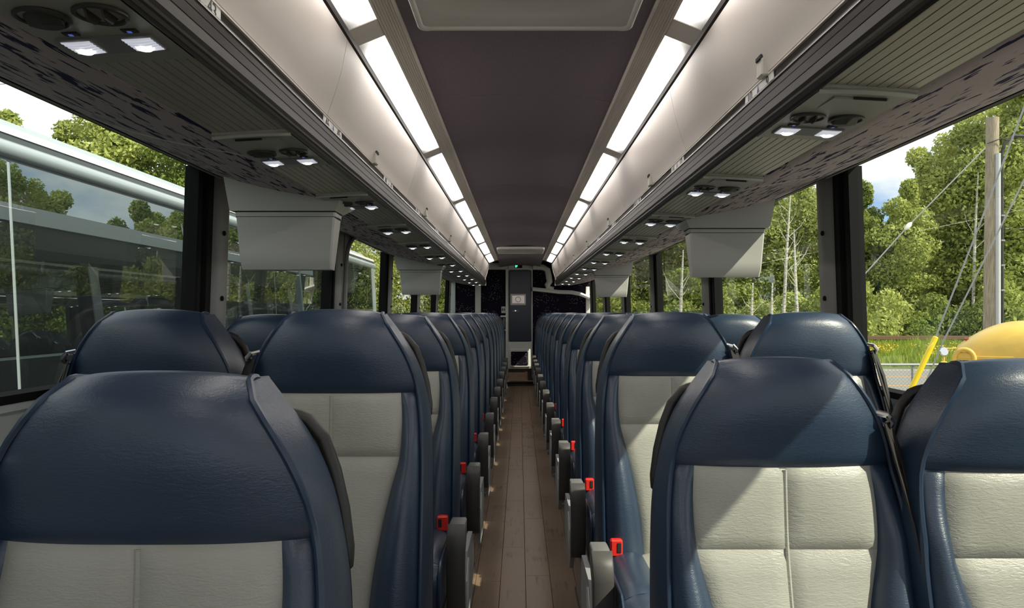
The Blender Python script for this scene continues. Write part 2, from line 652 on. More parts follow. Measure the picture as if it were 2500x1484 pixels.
    def fix(self, name, m, **kw):
        me = self.mesh(name, m, **kw)
        import bmesh
        bm = bmesh.new()
        bm.from_mesh(me)
        bmesh.ops.recalc_face_normals(bm, faces=bm.faces)
        bm.to_mesh(me)
        bm.free()
        return me


def link(name, me, parent=None, loc=(0, 0, 0), rotz=0.0):
    o = bpy.data.objects.new(name, me)
    COL.objects.link(o)
    o.location = loc
    o.rotation_euler = (0, 0, rotz)
    if parent:
        o.parent = parent
    return o


def tag(o, label=None, cat=None, group=None, kind=None):
    if label:
        o['label'] = label
    if cat:
        o['category'] = cat
    if group:
        o['group'] = group
    if kind:
        o['kind'] = kind
    return o


def thing(name, label, cat, loc=(0, 0, 0), rotz=0.0, group=None):
    o = bpy.data.objects.new(name, None)
    o.empty_display_size = 0.05
    COL.objects.link(o)
    o.location = loc
    o.rotation_euler = (0, 0, rotz)
    return tag(o, label, cat, group)


def struct(name, me, parent=None, loc=(0, 0, 0)):
    o = link(name, me, parent, loc)
    if parent is None:
        o['kind'] = 'structure'
    return o


def px(x, y, d):
    """photo pixel at forward distance d -> world point"""
    return ((x - 1268) * d / F, d, E + (764 - y) * d / F)


ORD = ['', 'first', 'second', 'third', 'fourth', 'fifth', 'sixth', 'seventh', 'eighth', 'ninth', 'tenth', 'eleventh', 'twelfth', 'thirteenth', 'fourteenth', 'fifteenth']

Y0, YR, YB = -2.6, 12.4, 10.75       # front end, rear partition, end of the luggage racks

# ------------------------------------------------------------------ floor
me = MB().box(XC - 1.17, XC + 1.17, Y0, YR + 0.2, -0.06, -0.012).mesh('floor', FLOORB, smooth=False)
floor = struct('floor', me)
PW = 0.110
me_pl = {}
for c in range(-3, 3):
    y = -0.3 - rnd.random() * 0.9
    x0 = XC + 0.012 + c * PW
    while y < YR - 0.45:
        L = 0.92
        y1 = min(y + L, YR - 0.4)
        key = round(y1 - y, 3)
        if key not in me_pl:
            me_pl[key] = MB().bbox(0.0006, PW - 0.0006, 0.0006, key - 0.0006, -0.012, 0.0, 0.0012).mesh('plank', WOOD, smooth=False)
        link('plank', me_pl[key], floor, (x0, y, 0))
        y = y1
# raised step in front of the rear partition
st = thing('rear_step', 'low brown step with dark nosing at the far end of the aisle', 'step', (XC, YR - 0.4, 0))
link('tread', MB().bbox(-0.33, 0.33, 0, 0.4, 0, 0.05, 0.006).mesh('tread', RISER, smooth=False), st)
link('nosing', MB().bbox(-0.33, 0.33, -0.02, 0.03, 0.035, 0.056, 0.005).mesh('nosing', RUBBER, smooth=False), st)

# ------------------------------------------------------------------ side walls, posts, windows
WT, WB = 0.52, -0.27                  # window top/bottom relative to the eye


def wallx(z):                          # half width of the inner wall plane at height z (rel. eye): tumblehome
    return 1.150 + (0.52 - z) * 0.034


POSTS = [-1.50, 0.30, 2.73, 4.56, 6.39, 8.22, 10.05, 11.88]
for s, side in ((-1, 'left'), (1, 'right')):
    wb = -0.205 if s < 0 else WB
    # lower wall: inner lining, sill, outer skin
    b = MB()
    prof = [(wallx(wb) + 0.014, wb), (wallx(wb) + 0.018, wb - 0.03), (wallx(-1.18) + 0.03, -1.19), (wallx(-1.18) + 0.07, -1.9), (wallx(wb) + 0.07, -1.0), (wallx(wb) + 0.05, wb - 0.01)]
    b.extrude_y([(XC + s * x, E + z) for x, z in prof], Y0, YR + 0.9)
    wall = struct('wall_' + side, b.fix('wall_' + side, PALEW, smooth=False))
    link('window_sill', MB().extrude_y([(XC + s * x, E + z) for x, z in [(wallx(wb) - 0.001, wb - 0.02), (wallx(wb) - 0.001, wb + 0.004), (wallx(wb) + 0.004, wb + 0.012), (wallx(wb) + 0.04, wb + 0.008), (wallx(wb) + 0.04, wb - 0.02)]], Y0, YR).fix('window_sill', PALEW, smooth=False), wall)
    link('outer_skin', MB().extrude_y([(XC + s * x, E + z) for x, z in [(wallx(wb) + 0.072, wb - 0.01), (wallx(wb) + 0.08, wb - 0.01), (1.30, -1.0), (1.30, -2.2), (1.27, -2.2)]], Y0, YR + 0.9).fix('outer_skin', SHELL, smooth=False), wall)
    # header above the windows: runs up to the roof outside
    b = MB()
    b.extrude_y([(XC + s * x, E + z) for x, z in [(wallx(WT) - 0.006, WT), (wallx(WT) + 0.026, WT - 0.002), (1.205, WT + 0.10), (1.22, 0.92), (1.18, 0.92), (1.165, WT + 0.05)]], Y0, YR + 0.9)
    trim = struct('trim_1' if s < 0 else 'trim_2', b.fix('window_header', SHELL, smooth=False))
    link('header_gasket', MB().extrude_y([(XC + s * x, E + z) for x, z in [(wallx(WT) - 0.002, WT - 0.008), (wallx(WT) + 0.014, WT - 0.008), (wallx(WT) + 0.014, WT), (wallx(WT) - 0.002, WT)]], Y0, YR).mesh('header_gasket', RUBBER, smooth=False), trim)
    # posts between the windows (shared shapes, wall tilt built in)
    for k, yp in enumerate(POSTS):
        far = yp > 7.5
        po = thing('window_post', '%s upright window post with black seal on the %s side, %s from the camera' % ('dark grey', side, ORD[max(k - 1, 1)] if k >= 2 else 'beside the camera'), 'window post', (XC, yp, E), group='window posts on the %s side' % side)
        if k < 2:
            po['label'] = 'dark grey window post on the %s wall, %s' % (side, 'level with the first seats' if k == 1 else 'behind the viewpoint')

        def tilt(q):
            return [(s * (wallx(z) + x), z) for x, z in q]
        # seal: flat black strip with two ridges, on the near side
        rows = []
        for z in (wb, WT):
            w = wallx(z)
            rows.append([(s * (w + 0.045), -0.125, z), (s * (w - 0.004), -0.125, z), (s * (w - 0.010), -0.118, z), (s * (w - 0.010), -0.10, z), (s * (w + 0.002), -0.094, z),
                         (s * (w + 0.002), -0.066, z), (s * (w - 0.014), -0.060, z), (s * (w - 0.014), -0.030, z), (s * (w - 0.006), -0.022, z), (s * (w - 0.006), 0.02, z), (s * (w + 0.045), 0.02, z)])
        link('rubber_seal', MB().grid(rows, close_u=True).fix('rubber_seal', RUBBER, angle=25), po)
        # rounded cover
        rows = []
        for z in (wb - 0.01, WT + 0.01):
            w = wallx(z)
            rr = []
            for a in range(0, 11):
                t = math.pi * a / 10
                rr.append((s * (w + 0.01 - 0.042 * math.sin(t) ** 0.9), 0.065 - 0.068 * math.cos(t), z))
            rr.append((s * (w + 0.055), 0.133, z))
            rr.append((s * (w + 0.055), -0.003, z))
            rows.append(rr)
        cv = link('post_cover', MB().grid(rows, close_u=True).fix('post_cover', POSTGREY, angle=50), po)
        for zz in (0.30, 0.055):
            w = wallx(zz)
            sm = MB().lathe((0, 0, 0), [(0.0095, 0), (0.0095, 0.004), (0.007, 0.006)], 12).mesh('screw_cap', RUBBER)
            so = link('screw_cap', sm, po, (s * (w - 0.0305), 0.045, zz))
            so.rotation_euler = (0, -s * math.pi / 2, 0)
    # glass panes
    ends = [Y0] + POSTS + [YR]
    nwin = 0
    for k in range(len(ends) - 1):
        a, c = ends[k] + (0.02 if k else 0), ends[k + 1] - 0.10
        nwin += 1
        wi = struct('window_%d' % (nwin if s < 0 else nwin + 10), MB().grid([[(XC + s * (wallx(z) + 0.030), y, E + z) for y in (a - 0.05, c + 0.05)] for z in (wb - 0.01, WT + 0.01)]).mesh('glass_pane', GLASS, smooth=False))
        wi['label'] = 'tinted glass window pane on the %s side' % side
        # thin grey glazing bead along the bottom
        zb = wb + 0.012
        link('glazing_bead', MB().extrude_y([(XC + s * (wallx(zb) - 0.004), E + zb - 0.014), (XC + s * (wallx(zb) + 0.028), E + zb - 0.014), (XC + s * (wallx(zb) + 0.028), E + zb + 0.012), (XC + s * (wallx(zb) - 0.004), E + zb + 0.006)], a, c).fix('glazing_bead', RUBBER, smooth=False), wi)
# rounded corner trim of the third left window
ct = thing('corner_trim', 'grey rounded corner piece at the top of the third left window', 'window trim', (XC, 4.70, E))
rows = []
for off, zz0 in ((0.0, 0), (0.028, 0)):
    pass
arc = []
for a in range(0, 10):
    t = math.pi / 2 * a / 9
    arc.append((0.30 - 0.30 * math.sin(t) ** 1.0, 0.52 - 0.20 + 0.20 * math.cos(t)))
# arc from (0.30, .52) [top] to (0, .32) [post]; solid fills the corner
prof = [(-0.02, 0.54)] + [(0.30, 0.54)] + [(0.30 - 0.30 * math.sin(math.pi / 2 * a / 9), 0.32 + 0.19 * math.cos(math.pi / 2 * a / 9)) for a in range(10)] + [(-0.02, 0.30)]
vs, n = [], len(prof)
for dx in (0.0, 0.055):
    for y, z in prof:
        vs.append((-(wallx(z) - 0.03 + dx), y, z))
fs = [(i, (i + 1) % n, n + (i + 1) % n, n + i) for i in range(n)] + [tuple(range(n)), tuple(range(n, 2 * n))[::-1]]
link('corner_panel', MB().add(vs, fs).fix('corner_panel', POSTGREY, smooth=False), ct)
rim = [(-(wallx(z) - 0.036), y, z) for y, z in prof[2:12]] + [(-(wallx(0.2) - 0.036), 0.0, 0.20), (-(wallx(-0.18) - 0.036), 0.0, -0.18)]
link('rim', MB().tube(rim, 0.016, 8).fix('rim', POSTGREY), ct)

# ------------------------------------------------------------------ roof and ceiling
arc = []
for i in range(25):
    t = -1 + 2 * i / 24
    arc.append((XC + 1.22 * t, E + 0.90 + 0.16 * (1 - abs(t) ** 2.4)))
roofp = arc + [(x, z - 0.03) for x, z in arc[::-1]]
roof = struct('roof', MB().extrude_y(roofp, Y0, YR + 0.9).fix('roof', SHELL))
link('roof_gutter', MB().extrude_y([(XC - 1.245, E + 0.80), (XC - 1.21, E + 0.80), (XC - 1.21, E + 0.93), (XC - 1.25, E + 0.93)], Y0, YR + 0.9).fix('roof_gutter', WHITEP, smooth=False), roof)

CW = 0.326


def ceil_z(x):                          # x from centre
    return 0.802 - 0.030 * (x / CW) ** 2


ceil = struct('ceiling', MB().extrude_y([(XC - 0.47, E + 0.86), (XC + 0.47, E + 0.86), (XC + 0.47, E + 0.885), (XC - 0.47, E + 0.885)], Y0, YR).mesh('ceiling_backing', DARKSEAM, smooth=False))
seams = [Y0, -0.95, 0.88, 2.70, 4.58, 6.41, 8.24, 10.07, YR]
for a, c in zip(seams[:-1], seams[1:]):
    b = MB()
    lo = [(XC - CW + 2 * CW * i / 16, E + ceil_z(-CW + 2 * CW * i / 16)) for i in range(17)]
    b.extrude_y(lo + [(x, z + 0.014) for x, z in lo[::-1]], a + 0.0012, c - 0.0012)
    link('ceiling_panel', b.fix('ceiling_panel', CARPET), ceil)

for s, side in ((-1, 'left'), (1, 'right')):
    # aluminium strip with fine ribs beside the carpet
    prof = [(CW - 0.004, ceil_z(CW) - 0.004)]
    for i in range(1, 9):
        x = CW + (0.380 - CW) * i / 8
        z = 0.770 - 0.016 * i / 8
        prof += [(x - 0.0016, z), (x, z + 0.0016), (x + 0.0004, z)]
    prof += [(0.384, 0.80), (CW - 0.004, 0.80)]
    link('light_strip_trim', MB().extrude_y([(XC + s * x, E + z) for x, z in prof], Y0, YB).fix('light_strip_trim', ALUSTRIP, smooth=False), ceil)
    # outer bronze trim between diffuser and bins
    prof = [(0.452, 0.730), (0.458, 0.717), (0.466, 0.713), (0.470, 0.722), (0.474, 0.78), (0.454, 0.78)]
    link('light_strip_trim', MB().extrude_y([(XC + s * x, E + z) for x, z in prof], Y0, YB).fix('light_strip_trim', ALUDK, smooth=False), ceil)
    # strip lights and their dividers
    J = [-0.99, 0.48, 1.95, 3.42, 4.89, 6.36, 7.83, 9.30, 10.75]
    for k in range(len(J) - 1):
        ctr, half = (J[k] + J[k + 1]) / 2, (J[k + 1] - J[k]) / 2
        nm = ORD[k - 1] if k >= 2 else ''
        lt = thing('ceiling_light', ('%s strip light along the %s side of the ceiling' % ({2: 'nearest fully visible', 3: 'second fully visible', 4: 'third fully visible', 5: 'fourth fully visible', 6: 'fifth fully visible', 7: 'farthest'}[k], side)) if k >= 2 else 'strip light on the %s side of the ceiling cut by the top of the view' % side if k == 1 else 'strip light above the viewpoint on the %s side' % side, 'ceiling light', (XC + s * 0.417, ctr, E), group='strip lights on the %s side' % side)
        n = 26
        pf = []
        for i in range(n + 1):
            t = i / n
            x = -0.037 + 0.074 * t
            z = 0.757 - 0.030 * t
            pf.append((s * x, z - (0.0012 if i % 2 else 0)))
        pf2 = pf + [(s * 0.037, 0.735), (s * -0.037, 0.765)]
        link('diffuser', MB().extrude_y(pf2, -half + 0.055, half - 0.055).fix('diffuser', LAMPMAT[s], smooth=False), lt)
        link('divider', MB().extrude_y([(s * x, z) for x, z in [(-0.038, 0.756), (0.037, 0.7255), (0.037, 0.742), (-0.038, 0.772)]], half - 0.055, half + 0.055).fix('divider', DIVIDER, smooth=False), lt)
        link('divider_rib', MB().extrude_y([(s * x, z) for x, z in [(-0.038, 0.7545), (0.037, 0.724), (0.037, 0.73), (-0.038, 0.76)]], half - 0.058, half - 0.054).fix('divider_rib', DIVIDER, smooth=False), lt)

# roof hatches
for (ya, yb, lab) in ((1.06, 1.985, 'pale grey roof hatch frame at the top of the view'), (8.75, 9.45, 'small roof hatch frame far back in the dark ceiling')):
    h = thing('roof_hatch', lab, 'roof hatch', (XC, ya, E))
    L = yb - ya

    def ring(inset, dz, n=9):
        pts = []
        w = 0.285 - inset
        y0_, y1_ = inset, L - inset
        r = 0.03 if inset < 0.03 else 0.07
        for (cx, cy, a0) in ((w - r, y1_ - r, 0), (-w + r, y1_ - r, 90), (-w + r, y0_ + r, 180), (w - r, y0_ + r, 270)):
            for i in range(n):
                a = math.radians(a0 + 90 * i / (n - 1))
                x, y = cx + r * math.cos(a), cy + r * math.sin(a)
                pts.append((x, y, ceil_z(x) + dz))
        return pts
    link('outer_frame', MB().grid([ring(0, 0.004), ring(0.0, -0.020), ring(0.004, -0.026), ring(0.012, -0.026), ring(0.016, -0.021)], close_u=True).fix('outer_frame', HATCH, angle=60), h)
    link('dished_panel', MB().grid([ring(0.014, -0.021), ring(0.055, -0.021), ring(0.062, -0.019), ring(0.095, -0.005), ring(0.13, -0.003)], close_u=True).fix('dished_panel', HATCH, angle=60), h)
    b = MB()
    rg_ = ring(0.128, -0.003)
    b.add(rg_ + [(0, L / 2, ceil_z(0) - 0.003)], [(i, (i + 1) % 36, 36) for i in range(36)])
    link('hatch_lid', b.fix('hatch_lid', HATCH, smooth=False), h)
    link('lid_seam', MB().grid([ring(0.150, -0.0060), ring(0.152, -0.0060)], close_u=True).fix('lid_seam', DARKSEAM, smooth=False), h)

# ------------------------------------------------------------------ luggage racks
DOORP = [(0.463, 0.712), (0.464, 0.700), (0.470, 0.670), (0.478, 0.630), (0.489, 0.590), (0.502, 0.550), (0.513, 0.520), (0.514, 0.514), (0.520, 0.512), (0.530, 0.53), (0.530, 0.70), (0.50, 0.712)]
PSU0 = {-1: 1.09, 1: 1.61}             # first reading-lamp position on each side


def make_text(body, size, m, name):
    cu = bpy.data.curves.new('txt', 'FONT')
    cu.body = body
    cu.size = size
    cu.align_x = 'CENTER'
    cu.align_y = 'CENTER'
    cu.extrude = 0.0004
    o = bpy.data.objects.new('txt', cu)
    COL.objects.link(o)
    bpy.context.view_layer.update()
    dg = bpy.context.evaluated_depsgraph_get()
    me = bpy.data.meshes.new_from_object(o.evaluated_get(dg))
    me.name = name
    me.materials.clear()
    me.materials.append(m)
    bpy.data.objects.remove(o)
    return me


for s, side in ((-1, 'left'), (1, 'right')):
    rk = thing('luggage_rack', 'long overhead luggage rack with cream bin doors along the %s side' % side, 'luggage rack', (XC, 0, E))

    def P(q):
        return [(s * x, z) for x, z in q]
    # bin doors
    first = 1.918 if s < 0 else 2.34
    dy = 1.355
    y = first - dy * 3
    while y < YB - 0.05:
        a, c = max(y, Y0), min(y + dy, YB)
        y += dy
        if c - a < 0.1:
            continue
        dr = link('bin_door', MB().extrude_y(P(DOORP), a + 0.0015, c - 0.0015).fix('bin_door', BINDOOR, angle=50), rk)
        if c - a > 1.2:
            ly = a + 0.60
            link('latch', MB().bbox(min(s * 0.500, s * 0.518), max(s * 0.500, s * 0.518), ly - 0.018, ly + 0.018, 0.506, 0.545, 0.003).mesh('latch', RIMGREY, smooth=False), dr)
            link('latch_slot', MB().bbox(min(s * 0.497, s * 0.505), max(s * 0.497, s * 0.505), ly - 0.016, ly + 0.016, 0.541, 0.552, 0.002).mesh('latch_slot', DARKSEAM, smooth=False), dr)
    # end cap toward the rear partition
    link('end_cap', MB().extrude_y(P([(0.455, 0.72), (0.462, 0.66), (0.482, 0.58), (0.505, 0.51), (0.50, 0.40), (0.70, 0.41), (1.14, 0.52), (1.14, 0.72)]), YB, YB + 0.03).fix('end_cap', WHITEP, smooth=False), rk)
    # dark shelf behind the doors
    link('shelf', MB().extrude_y(P([(0.54, 0.435), (0.70, 0.435), (1.13, 0.545), (1.13, 0.75), (0.54, 0.75)]), Y0, YB).fix('shelf', DARKSEAM, smooth=False), rk)
    # label slot behind the lip
    link('label_channel', MB().extrude_y(P([(0.519, 0.455), (0.519, 0.512), (0.535, 0.512), (0.535, 0.455)]), Y0, YB).fix('label_channel', ALUDK, smooth=False), rk)
    link('upper_bead', MB().extrude_y(P([(0.5135, 0.5075), (0.5135, 0.5105), (0.524, 0.5105), (0.524, 0.5075)]), Y0, YB).fix('upper_bead', ALUSTRIP, smooth=False), rk)
    # rail: dark band with grooves, bright lip, stepped lower edge
    rail = [(0.519, 0.472), (0.512, 0.480), (0.508, 0.480), (0.504, 0.474), (0.503, 0.469), (0.5035, 0.458), (0.505, 0.457), (0.5035, 0.456), (0.5045, 0.440), (0.506, 0.439), (0.505, 0.438),
            (0.508, 0.424), (0.512, 0.418), (0.512, 0.413), (0.516, 0.411), (0.519, 0.406), (0.522, 0.408), (0.526, 0.403), (0.530, 0.404), (0.532, 0.44), (0.519, 0.455)]
    link('front_rail', MB().extrude_y(P(rail), Y0, YB).fix('front_rail', ALUDK, smooth=False), rk)
    link('bright_lip', MB().extrude_y(P([(0.5125, 0.4795), (0.5085, 0.4825), (0.5050, 0.4805), (0.5015, 0.4730), (0.5060, 0.4735), (0.5085, 0.4780)]), Y0, YB).fix('bright_lip', BRIGHT, angle=60), rk)
    # ribbed aluminium panels between the consoles
    rib = []
    nr = 9
    for i in range(nr):
        xa = 0.530 + (0.695 - 0.530) * i / nr
        xb = 0.530 + (0.695 - 0.530) * (i + 1) / nr
        za = 0.409 - 0.010 * i / nr
        zb = 0.409 - 0.010 * (i + 1) / nr
        rib += [(xa + 0.0014, za), (xb - 0.0014, zb), (xb - 0.0008, zb + 0.004), (xb + 0.0008, zb + 0.004)]
    rib = [(0.529, 0.404)] + rib + [(0.697, 0.425), (0.529, 0.425)]
    yy = PSU0[s] - 0.84 * 4
    while yy < YB:
        a, c = yy + 0.085, min(yy + 0.84 - 0.295, YB)
        if c > a + 0.05:
            link('ribbed_panel', MB().extrude_y(P(rib), max(a, Y0), c).fix('ribbed_panel', ALU, smooth=False), rk)
        yy += 0.84
    # streaked fabric between the consoles and the windows
    FP = [(0.694, 0.402), (0.70, 0.398), (0.76, 0.411), (0.84, 0.424), (0.92, 0.441), (1.00, 0.462), (1.08, 0.488), (1.125, 0.506), (1.150, 0.519), (1.156, 0.535), (1.13, 0.545), (0.70, 0.43)]
    fs0 = (1.88 if s < 0 else 2.40) - 3.55 * 2
    while fs0 < YB:
        a, c = max(fs0, Y0), min(fs0 + 3.55, YB)
        if c > a:
            link('fabric_panel', MB().extrude_y(P(FP), a + 0.002, c - 0.002).fix('fabric_panel', FABRIC, angle=60), rk)
            link('fabric_joint', MB().extrude_y(P([(x, z - 0.002) for x, z in FP[1:9]] + [(x, z + 0.004) for x, z in FP[1:9]][::-1]), c - 0.004, c + 0.004).fix('fabric_joint', RIMGREY, smooth=False), rk)
        fs0 += 3.55
    link('fabric_hem', MB().extrude_y(P([(1.126, 0.5035), (1.152, 0.515), (1.156, 0.511), (1.130, 0.499)]), Y0, YB).fix('fabric_hem', CONSOLE, smooth=False), rk)

    # seat number plates
    nums = {-1: [('44', '43'), ('46', '45'), ('48', '47'), ('50', '49'), ('52', '51')], 1: [('10', '9'), ('11', '12'), ('14', '13'), ('16', '15'), ('18', '17')]}[s]
    ybase = {-1: 1.14, 1: 1.636}[s]
    for k, (n1, n2) in enumerate(nums):
        yc = ybase + 0.84 * k
        np_ = thing('seat_number_plate', '%s pale number plate on the %s luggage rack, with seats %s and %s' % (['nearest', 'second', 'third', 'fourth', 'fifth'][k], side, n1, n2), 'number plate', (XC + s * 0.5165, yc, E + 0.488))
        link('plate', MB().bbox(-0.0015, 0.0015, -0.095, 0.095, -0.014, 0.021, 0.0005).mesh('plate', PLATE, smooth=False), np_)
        # reading direction: left side near->far, right side far->near
        R = Matrix(((0, 0, -s), (-s, 0, 0), (0, 1, 0))).to_4x4()
        for txt, u in ((n1, -0.060), (n2, 0.060)):
            tm = make_text(txt, 0.036, INK, 'digits')
            t = link('digits', tm, np_)
            t.matrix_local = Matrix.Translation((-s * 0.0018, -s * u, 0.005)) @ R
        link('arrow', MB().add([(-s * 0.0022, -0.012, -0.010), (-s * 0.0022, 0.012, -0.010), (-s * 0.0022, 0, 0.018)], [(0, 1, 2)]).mesh('arrow', BLUEINK, smooth=False), np_)

# ------------------------------------------------------------------ overhead consoles
CONS = {}


def console_meshes(s):
    d = {}
    hw0, hw1 = -0.083, 0.087
    tl = -0.055                              # slope of the underside outward

    def zz(x):
        return x * tl
    b = MB()
    rows = []
    for y, dz in ((-0.295, 0.010), (-0.292, -0.004), (-0.283, -0.007), (-0.270, -0.006), (0.075, -0.006), (0.083, -0.002), (0.085, 0.010)):
        rows.append([(x, y, zz(x) + dz) for x in np.linspace(hw0, hw1, 5)])
    b.grid(rows)
    d['housing'] = b.fix('housing', CONSOLE, mirror=s < 0, angle=50)
    b = MB()
    path = [(x, -0.290 + 0.010 * (2 * (x - 0.002) / 0.17) ** 2, zz(x) - 0.0075) for x in np.linspace(hw0 - 0.002, hw1 + 0.002, 9)]
    b.tube(path, 0.0055, 6)
    d['rim'] = b.fix('rim', RIMGREY, mirror=s < 0)
    b = MB()
    b.hull([(x, y, zz(x) + dz) for x in (-0.045, 0.055) for y, dz in ((-0.25, -0.0065), (-0.17, -0.0065), (-0.245, -0.0095))])
    d['recess_cover'] = b.fix('recess_cover', CONSOLE, mirror=s < 0, smooth=False)
    b = MB()
    b.hull([(x, y, zz(x) + dz) for x in (-0.01, 0.05) for y in (-0.252, -0.248) for dz in (-0.0105, -0.006)])
    d['slot'] = b.fix('slot', DARKSEAM, mirror=s < 0, smooth=False)
    for i, cx in enumerate((-0.038, 0.040)):
        c = (cx, -0.105, zz(cx) - 0.006)
        d['vent_ring%d' % i] = MB().lathe(c, [(0.0350, 0.0), (0.0350, -0.004), (0.031, -0.0055), (0.029, -0.004), (0.028, 0.003), (0.02, 0.004), (0.002, 0.004)], 28).fix('air_vent', VENTDK, mirror=s < 0)
        if i == 0:
            b = MB()
            for o in (-0.011, 0.011):
                b.hull([(cx + o + dx, -0.105 + dy, c[2] + dz) for dx in (-0.0015, 0.0015) for dy, dz in ((-0.022, 0.002), (0.022, 0.002), (-0.012, -0.013), (0.006, -0.013))])
            d['vane%d' % i] = b.fix('vane', VENTDK, mirror=s < 0, smooth=False)
        else:
            b = MB()
            b.hull([(cx + r * math.cos(a), -0.105 + r * math.sin(a), c[2] + (0.002 if math.sin(a) < 0.2 else -0.009) * (1 if r > 0.02 else 1)) for a in np.linspace(0, 2 * math.pi, 16, endpoint=False) for r in (0.026,)] + [(cx, -0.105, c[2] - 0.011)])
            d['vane%d' % i] = b.fix('vane', VENTDK, mirror=s < 0, smooth=False)
    for i, cx in enumerate((-0.045, 0.038)):
        d['button%d' % i] = MB().bbox(cx - 0.011, cx + 0.011, -0.052, -0.040, zz(cx) - 0.0085, zz(cx) - 0.005, 0.001).mesh('button', DARKSEAM, mirror=s < 0, smooth=False)
        d['led%d' % i] = MB().bbox(cx - 0.003, cx + 0.003, -0.049, -0.043, zz(cx) - 0.0095, zz(cx) - 0.008, 0.0005).mesh('button_led', BLUELED, mirror=s < 0, smooth=False)
    b = MB()
    b.hull([(x, y, zz(x) + dz) for x in (-0.066, 0.070) for y in (-0.030, 0.030) for dz in (-0.009, -0.004)])
    d['bezel'] = b.fix('bezel', MIDGREY, mirror=s < 0, smooth=False)
    for i, cx in enumerate((-0.042, 0.046)):
        b = MB()
        # ribbed lens with a round bulge
        rows = []
        for iy in range(13):
            y = -0.024 + 0.048 * iy / 12
            rows.append([(cx + x, y, zz(cx + x) - 0.0095 - (0.0012 if iy % 2 else 0) - 0.0035 * max(0, 1 - (x / 0.022) ** 2) * max(0, 1 - (y / 0.026) ** 2)) for x in np.linspace(-0.021, 0.021, 9)])
        b.grid(rows)
        d['lens%d' % i] = b.fix('reading_lamp', LENS, mirror=s < 0, angle=20)
        d['bulb%d' % i] = MB().lathe((cx + 0.002, 0.006, zz(cx) - 0.0135), [(0.013, 0.001), (0.010, -0.0018), (0.006, -0.003), (0.001, -0.0034)], 16).fix('lamp_bulb', LENSHOT, mirror=s < 0)
    return d


for s, side in ((-1, 'left'), (1, 'right')):
    d = console_meshes(s)
    for k in range(-1, 12):
        yc = PSU0[s] + 0.84 * k
        if yc > YB - 0.15:
            break
        if k == -1:
            lab = 'grey overhead passenger console above the viewpoint on the %s side' % side
        else:
            lab = '%s grey overhead console with lit reading lamps and air vents, %s side' % (ORD[k + 1], side)
        c = thing('overhead_console', lab, 'overhead console', (XC + s * 0.612, yc, E + 0.404), group='overhead consoles on the %s side' % side)
        link('housing', d['housing'], c)
        link('rim', d['rim'], c)
        near = k < 7
        if near:
            link('recess_cover', d['recess_cover'], c)
            link('recess_slot', d['slot'], c)
        bz = link('bezel', d['bezel'], c)
        for i in (0, 1):
            v = link('air_vent', d['vent_ring%d' % i], c)
            if near:
                link('vane', d['vane%d' % i], v)
                bu = link('button', d['button%d' % i], c)
                link('button_led', d['led%d' % i], bu)
            l = link('reading_lamp', d['lens%d' % i], c)
            link('lamp_bulb', d['bulb%d' % i], l)

